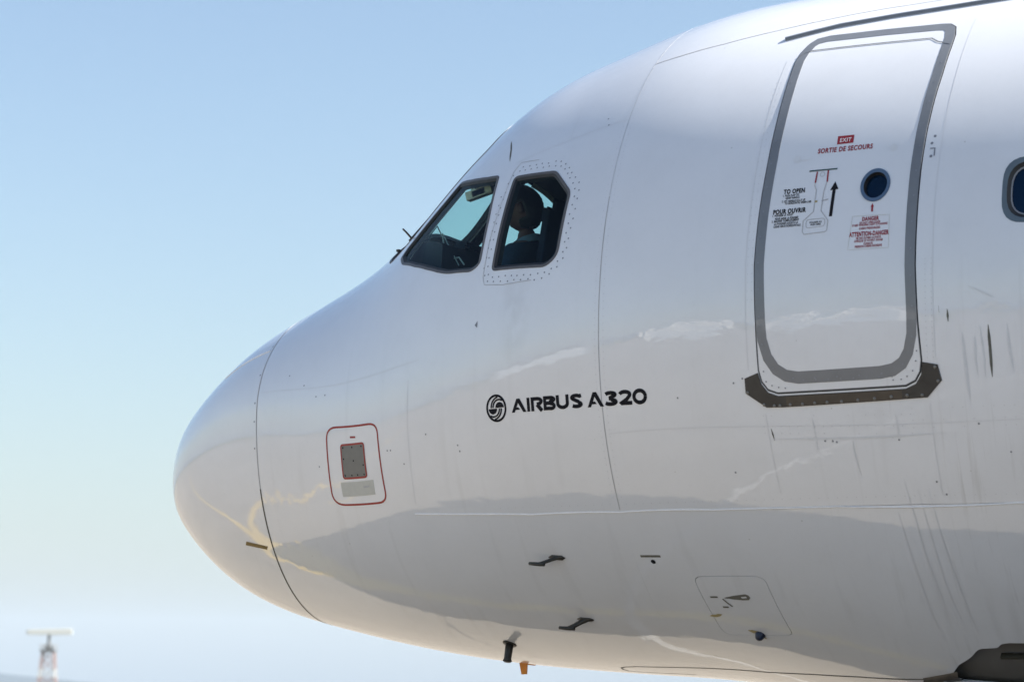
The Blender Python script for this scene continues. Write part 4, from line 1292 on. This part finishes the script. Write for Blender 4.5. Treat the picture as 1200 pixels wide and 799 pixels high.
# ------------------------------------------------------------------ radar tower far across the field
RT = tag(empty('radar_tower', (-300.6, 378.6, 0), math.radians(28)), 'slim red and white lattice mast carrying a long white radar antenna', 'radar tower')
MR = simple('mast_red', (.26, .19, .185), .6); MW = simple('mast_white', (.36, .37, .38), .6); MG = simple('mast_grey', (.11, .12, .13), .6); MA = simple('antenna_white', (.40, .42, .42), .5)
levels = [0.0, 1.6, 3.2, 4.8, 6.4, 8.0]
hw = [1.75, 1.62, 1.49, 1.36, 1.23, 1.10]
for i in range(5):
    bm = bmesh.new()
    c0 = [(sx*hw[i], sy*hw[i], levels[i]) for sx, sy in ((-1, -1), (1, -1), (1, 1), (-1, 1))]
    c1 = [(sx*hw[i+1], sy*hw[i+1], levels[i+1]) for sx, sy in ((-1, -1), (1, -1), (1, 1), (-1, 1))]
    for k in range(4):
        bm_tube(bm, [c0[k], c1[k]], .11, 6)
        bm_tube(bm, [c0[k], c1[(k+1) % 4]], .06, 5); bm_tube(bm, [c0[(k+1) % 4], c1[k]], .06, 5)
        bm_tube(bm, [c1[k], c1[(k+1) % 4]], .07, 5)
    bm_obj('mast_section', bm, (MW, MR)[i % 2] if i < 4 else MR, RT)
bm = bmesh.new()
bm_box(bm, (0, 0, 8.25), (2.9, 2.9, .25)); bm_box(bm, (0, 0, 8.75), (1.5, 1.5, .9)); bm_obj('platform', bm, MG, RT)
bm = bmesh.new()
for sx in (-1.4, -.47, .47, 1.4):
    for sy in (-1.4, 1.4): bm_tube(bm, [(sx, sy, 8.3), (sx, sy, 9.4)], .035, 5); bm_tube(bm, [(sy, sx, 8.3), (sy, sx, 9.4)], .035, 5)
for z in (8.85, 9.4):
    for q in (((-1.4, -1.4, z), (1.4, -1.4, z)), ((1.4, -1.4, z), (1.4, 1.4, z)), ((1.4, 1.4, z), (-1.4, 1.4, z)), ((-1.4, 1.4, z), (-1.4, -1.4, z))): bm_tube(bm, q, .03, 5)
bm_obj('railing', bm, MW, RT)
bm = bmesh.new(); bm_tube(bm, [(0, 0, 9.0), (0, 0, 10.0), (0, 0, 11.2)], [.45, .30, .30], 10); bm_obj('pedestal', bm, MG, RT)
bm = bmesh.new()
sec = [(-.35, -.55), (.10, -.60), (.42, -.30), (.50, .10), (.40, .45), (.10, .60), (-.20, .50)]
ends = []
for y, s in ((-4.3, .55), (-4.0, .8), (0, .95), (3.5, 1.0), (4.3, 1.0)):
    ends.append([bm.verts.new((y, x*s, 11.75+z*s+y*.03)) for x, z in sec])
for A, B in zip(ends, ends[1:]):
    for k in range(7): bm.faces.new((A[k], A[(k+1) % 7], B[(k+1) % 7], B[k]))
bm.faces.new(ends[0]); bm.faces.new(ends[-1][::-1])
bm_obj('antenna', bm, MA, RT)

# ------------------------------------------------------------------ hangars behind the photographer (seen mirrored in the paint)
HWD = simple('grey_hangar_cladding', (.20, .21, .22), .6, noise=.06, scale=.3); HRD = simple('grey_hangar_roof', (.10, .10, .11), .8)
HWL = simple('white_hangar_cladding', (.62, .62, .60), .6, noise=.06, scale=.3); HRL = simple('white_hangar_roof', (.66, .66, .65), .5); HDR = simple('hangar_door_panel', (.36, .39, .42), .55)
def hangar(loc, rz, w, d, h, label, pale):
    hg = tag(empty('hangar', loc, rz), label, 'hangar', 'hangars behind the apron')
    bm = bmesh.new(); bm_box(bm, (0, 0, h*.42), (w, d, h*.84)); bm_obj('wall', bm, HWL if pale else HWD, hg)
    bm = bmesh.new()
    n_ = 12
    rows = []
    for y in (-d/2-.6, d/2+.6):
        rows.append([bm.verts.new((-w/2-.8+(w+1.6)*k/n_, y, h*.845+h*.17*math.sin(PI*k/n_))) for k in range(n_+1)]+[bm.verts.new((w/2+.8-(w+1.6)*k/n_, y, h*.842-.25) ) for k in range(n_+1)])
    m_ = len(rows[0])
    for k in range(m_): bm.faces.new((rows[0][k], rows[0][(k+1) % m_], rows[1][(k+1) % m_], rows[1][k]))
    bm.faces.new(rows[0]); bm.faces.new(rows[1][::-1])
    bm_obj('roof', bm, HRL if pale else HRD, hg)
    k_ = 6
    for i in range(k_):
        bm = bmesh.new(); bm_box(bm, (-w*.4+w*.8*(i+.5)/k_, d/2+.12+(i % 2)*.15, h*.34), (w*.8/k_-.05, .18, h*.68)); bm_obj('door_panel', bm, HDR, hg)
hangar((-182, -150, 0), math.radians(-50), 54, 36, 10, 'low dark grey arched hangar at the left behind the apron', False)
hangar((-128, -182, 0), math.radians(-35), 24, 20, 11, 'narrow white arched hangar in the middle of the row behind the apron', True)
hangar((-98, -214, 0), math.radians(-24), 40, 30, 12, 'wide white arched hangar at the right behind the apron', True)

# ------------------------------------------------------------------ haze
m, n, l, b = mat('haze_air')
n.remove(b)
pv_ = n.new('ShaderNodeVolumePrincipled')
pv_.inputs['Color'].default_value = (0.64, 0.77, 0.92, 1)
pv_.inputs['Density'].default_value = 6.5e-5
pv_.inputs['Anisotropy'].default_value = 0.0
l.new(pv_.outputs[0], n['Material Output'].inputs['Volume'])
bm = bmesh.new()
bm_box(bm, (0, 0, 189), (24600, 24600, 400))
hz = bm_obj('haze', bm, m)
hz['kind'] = 'stuff'
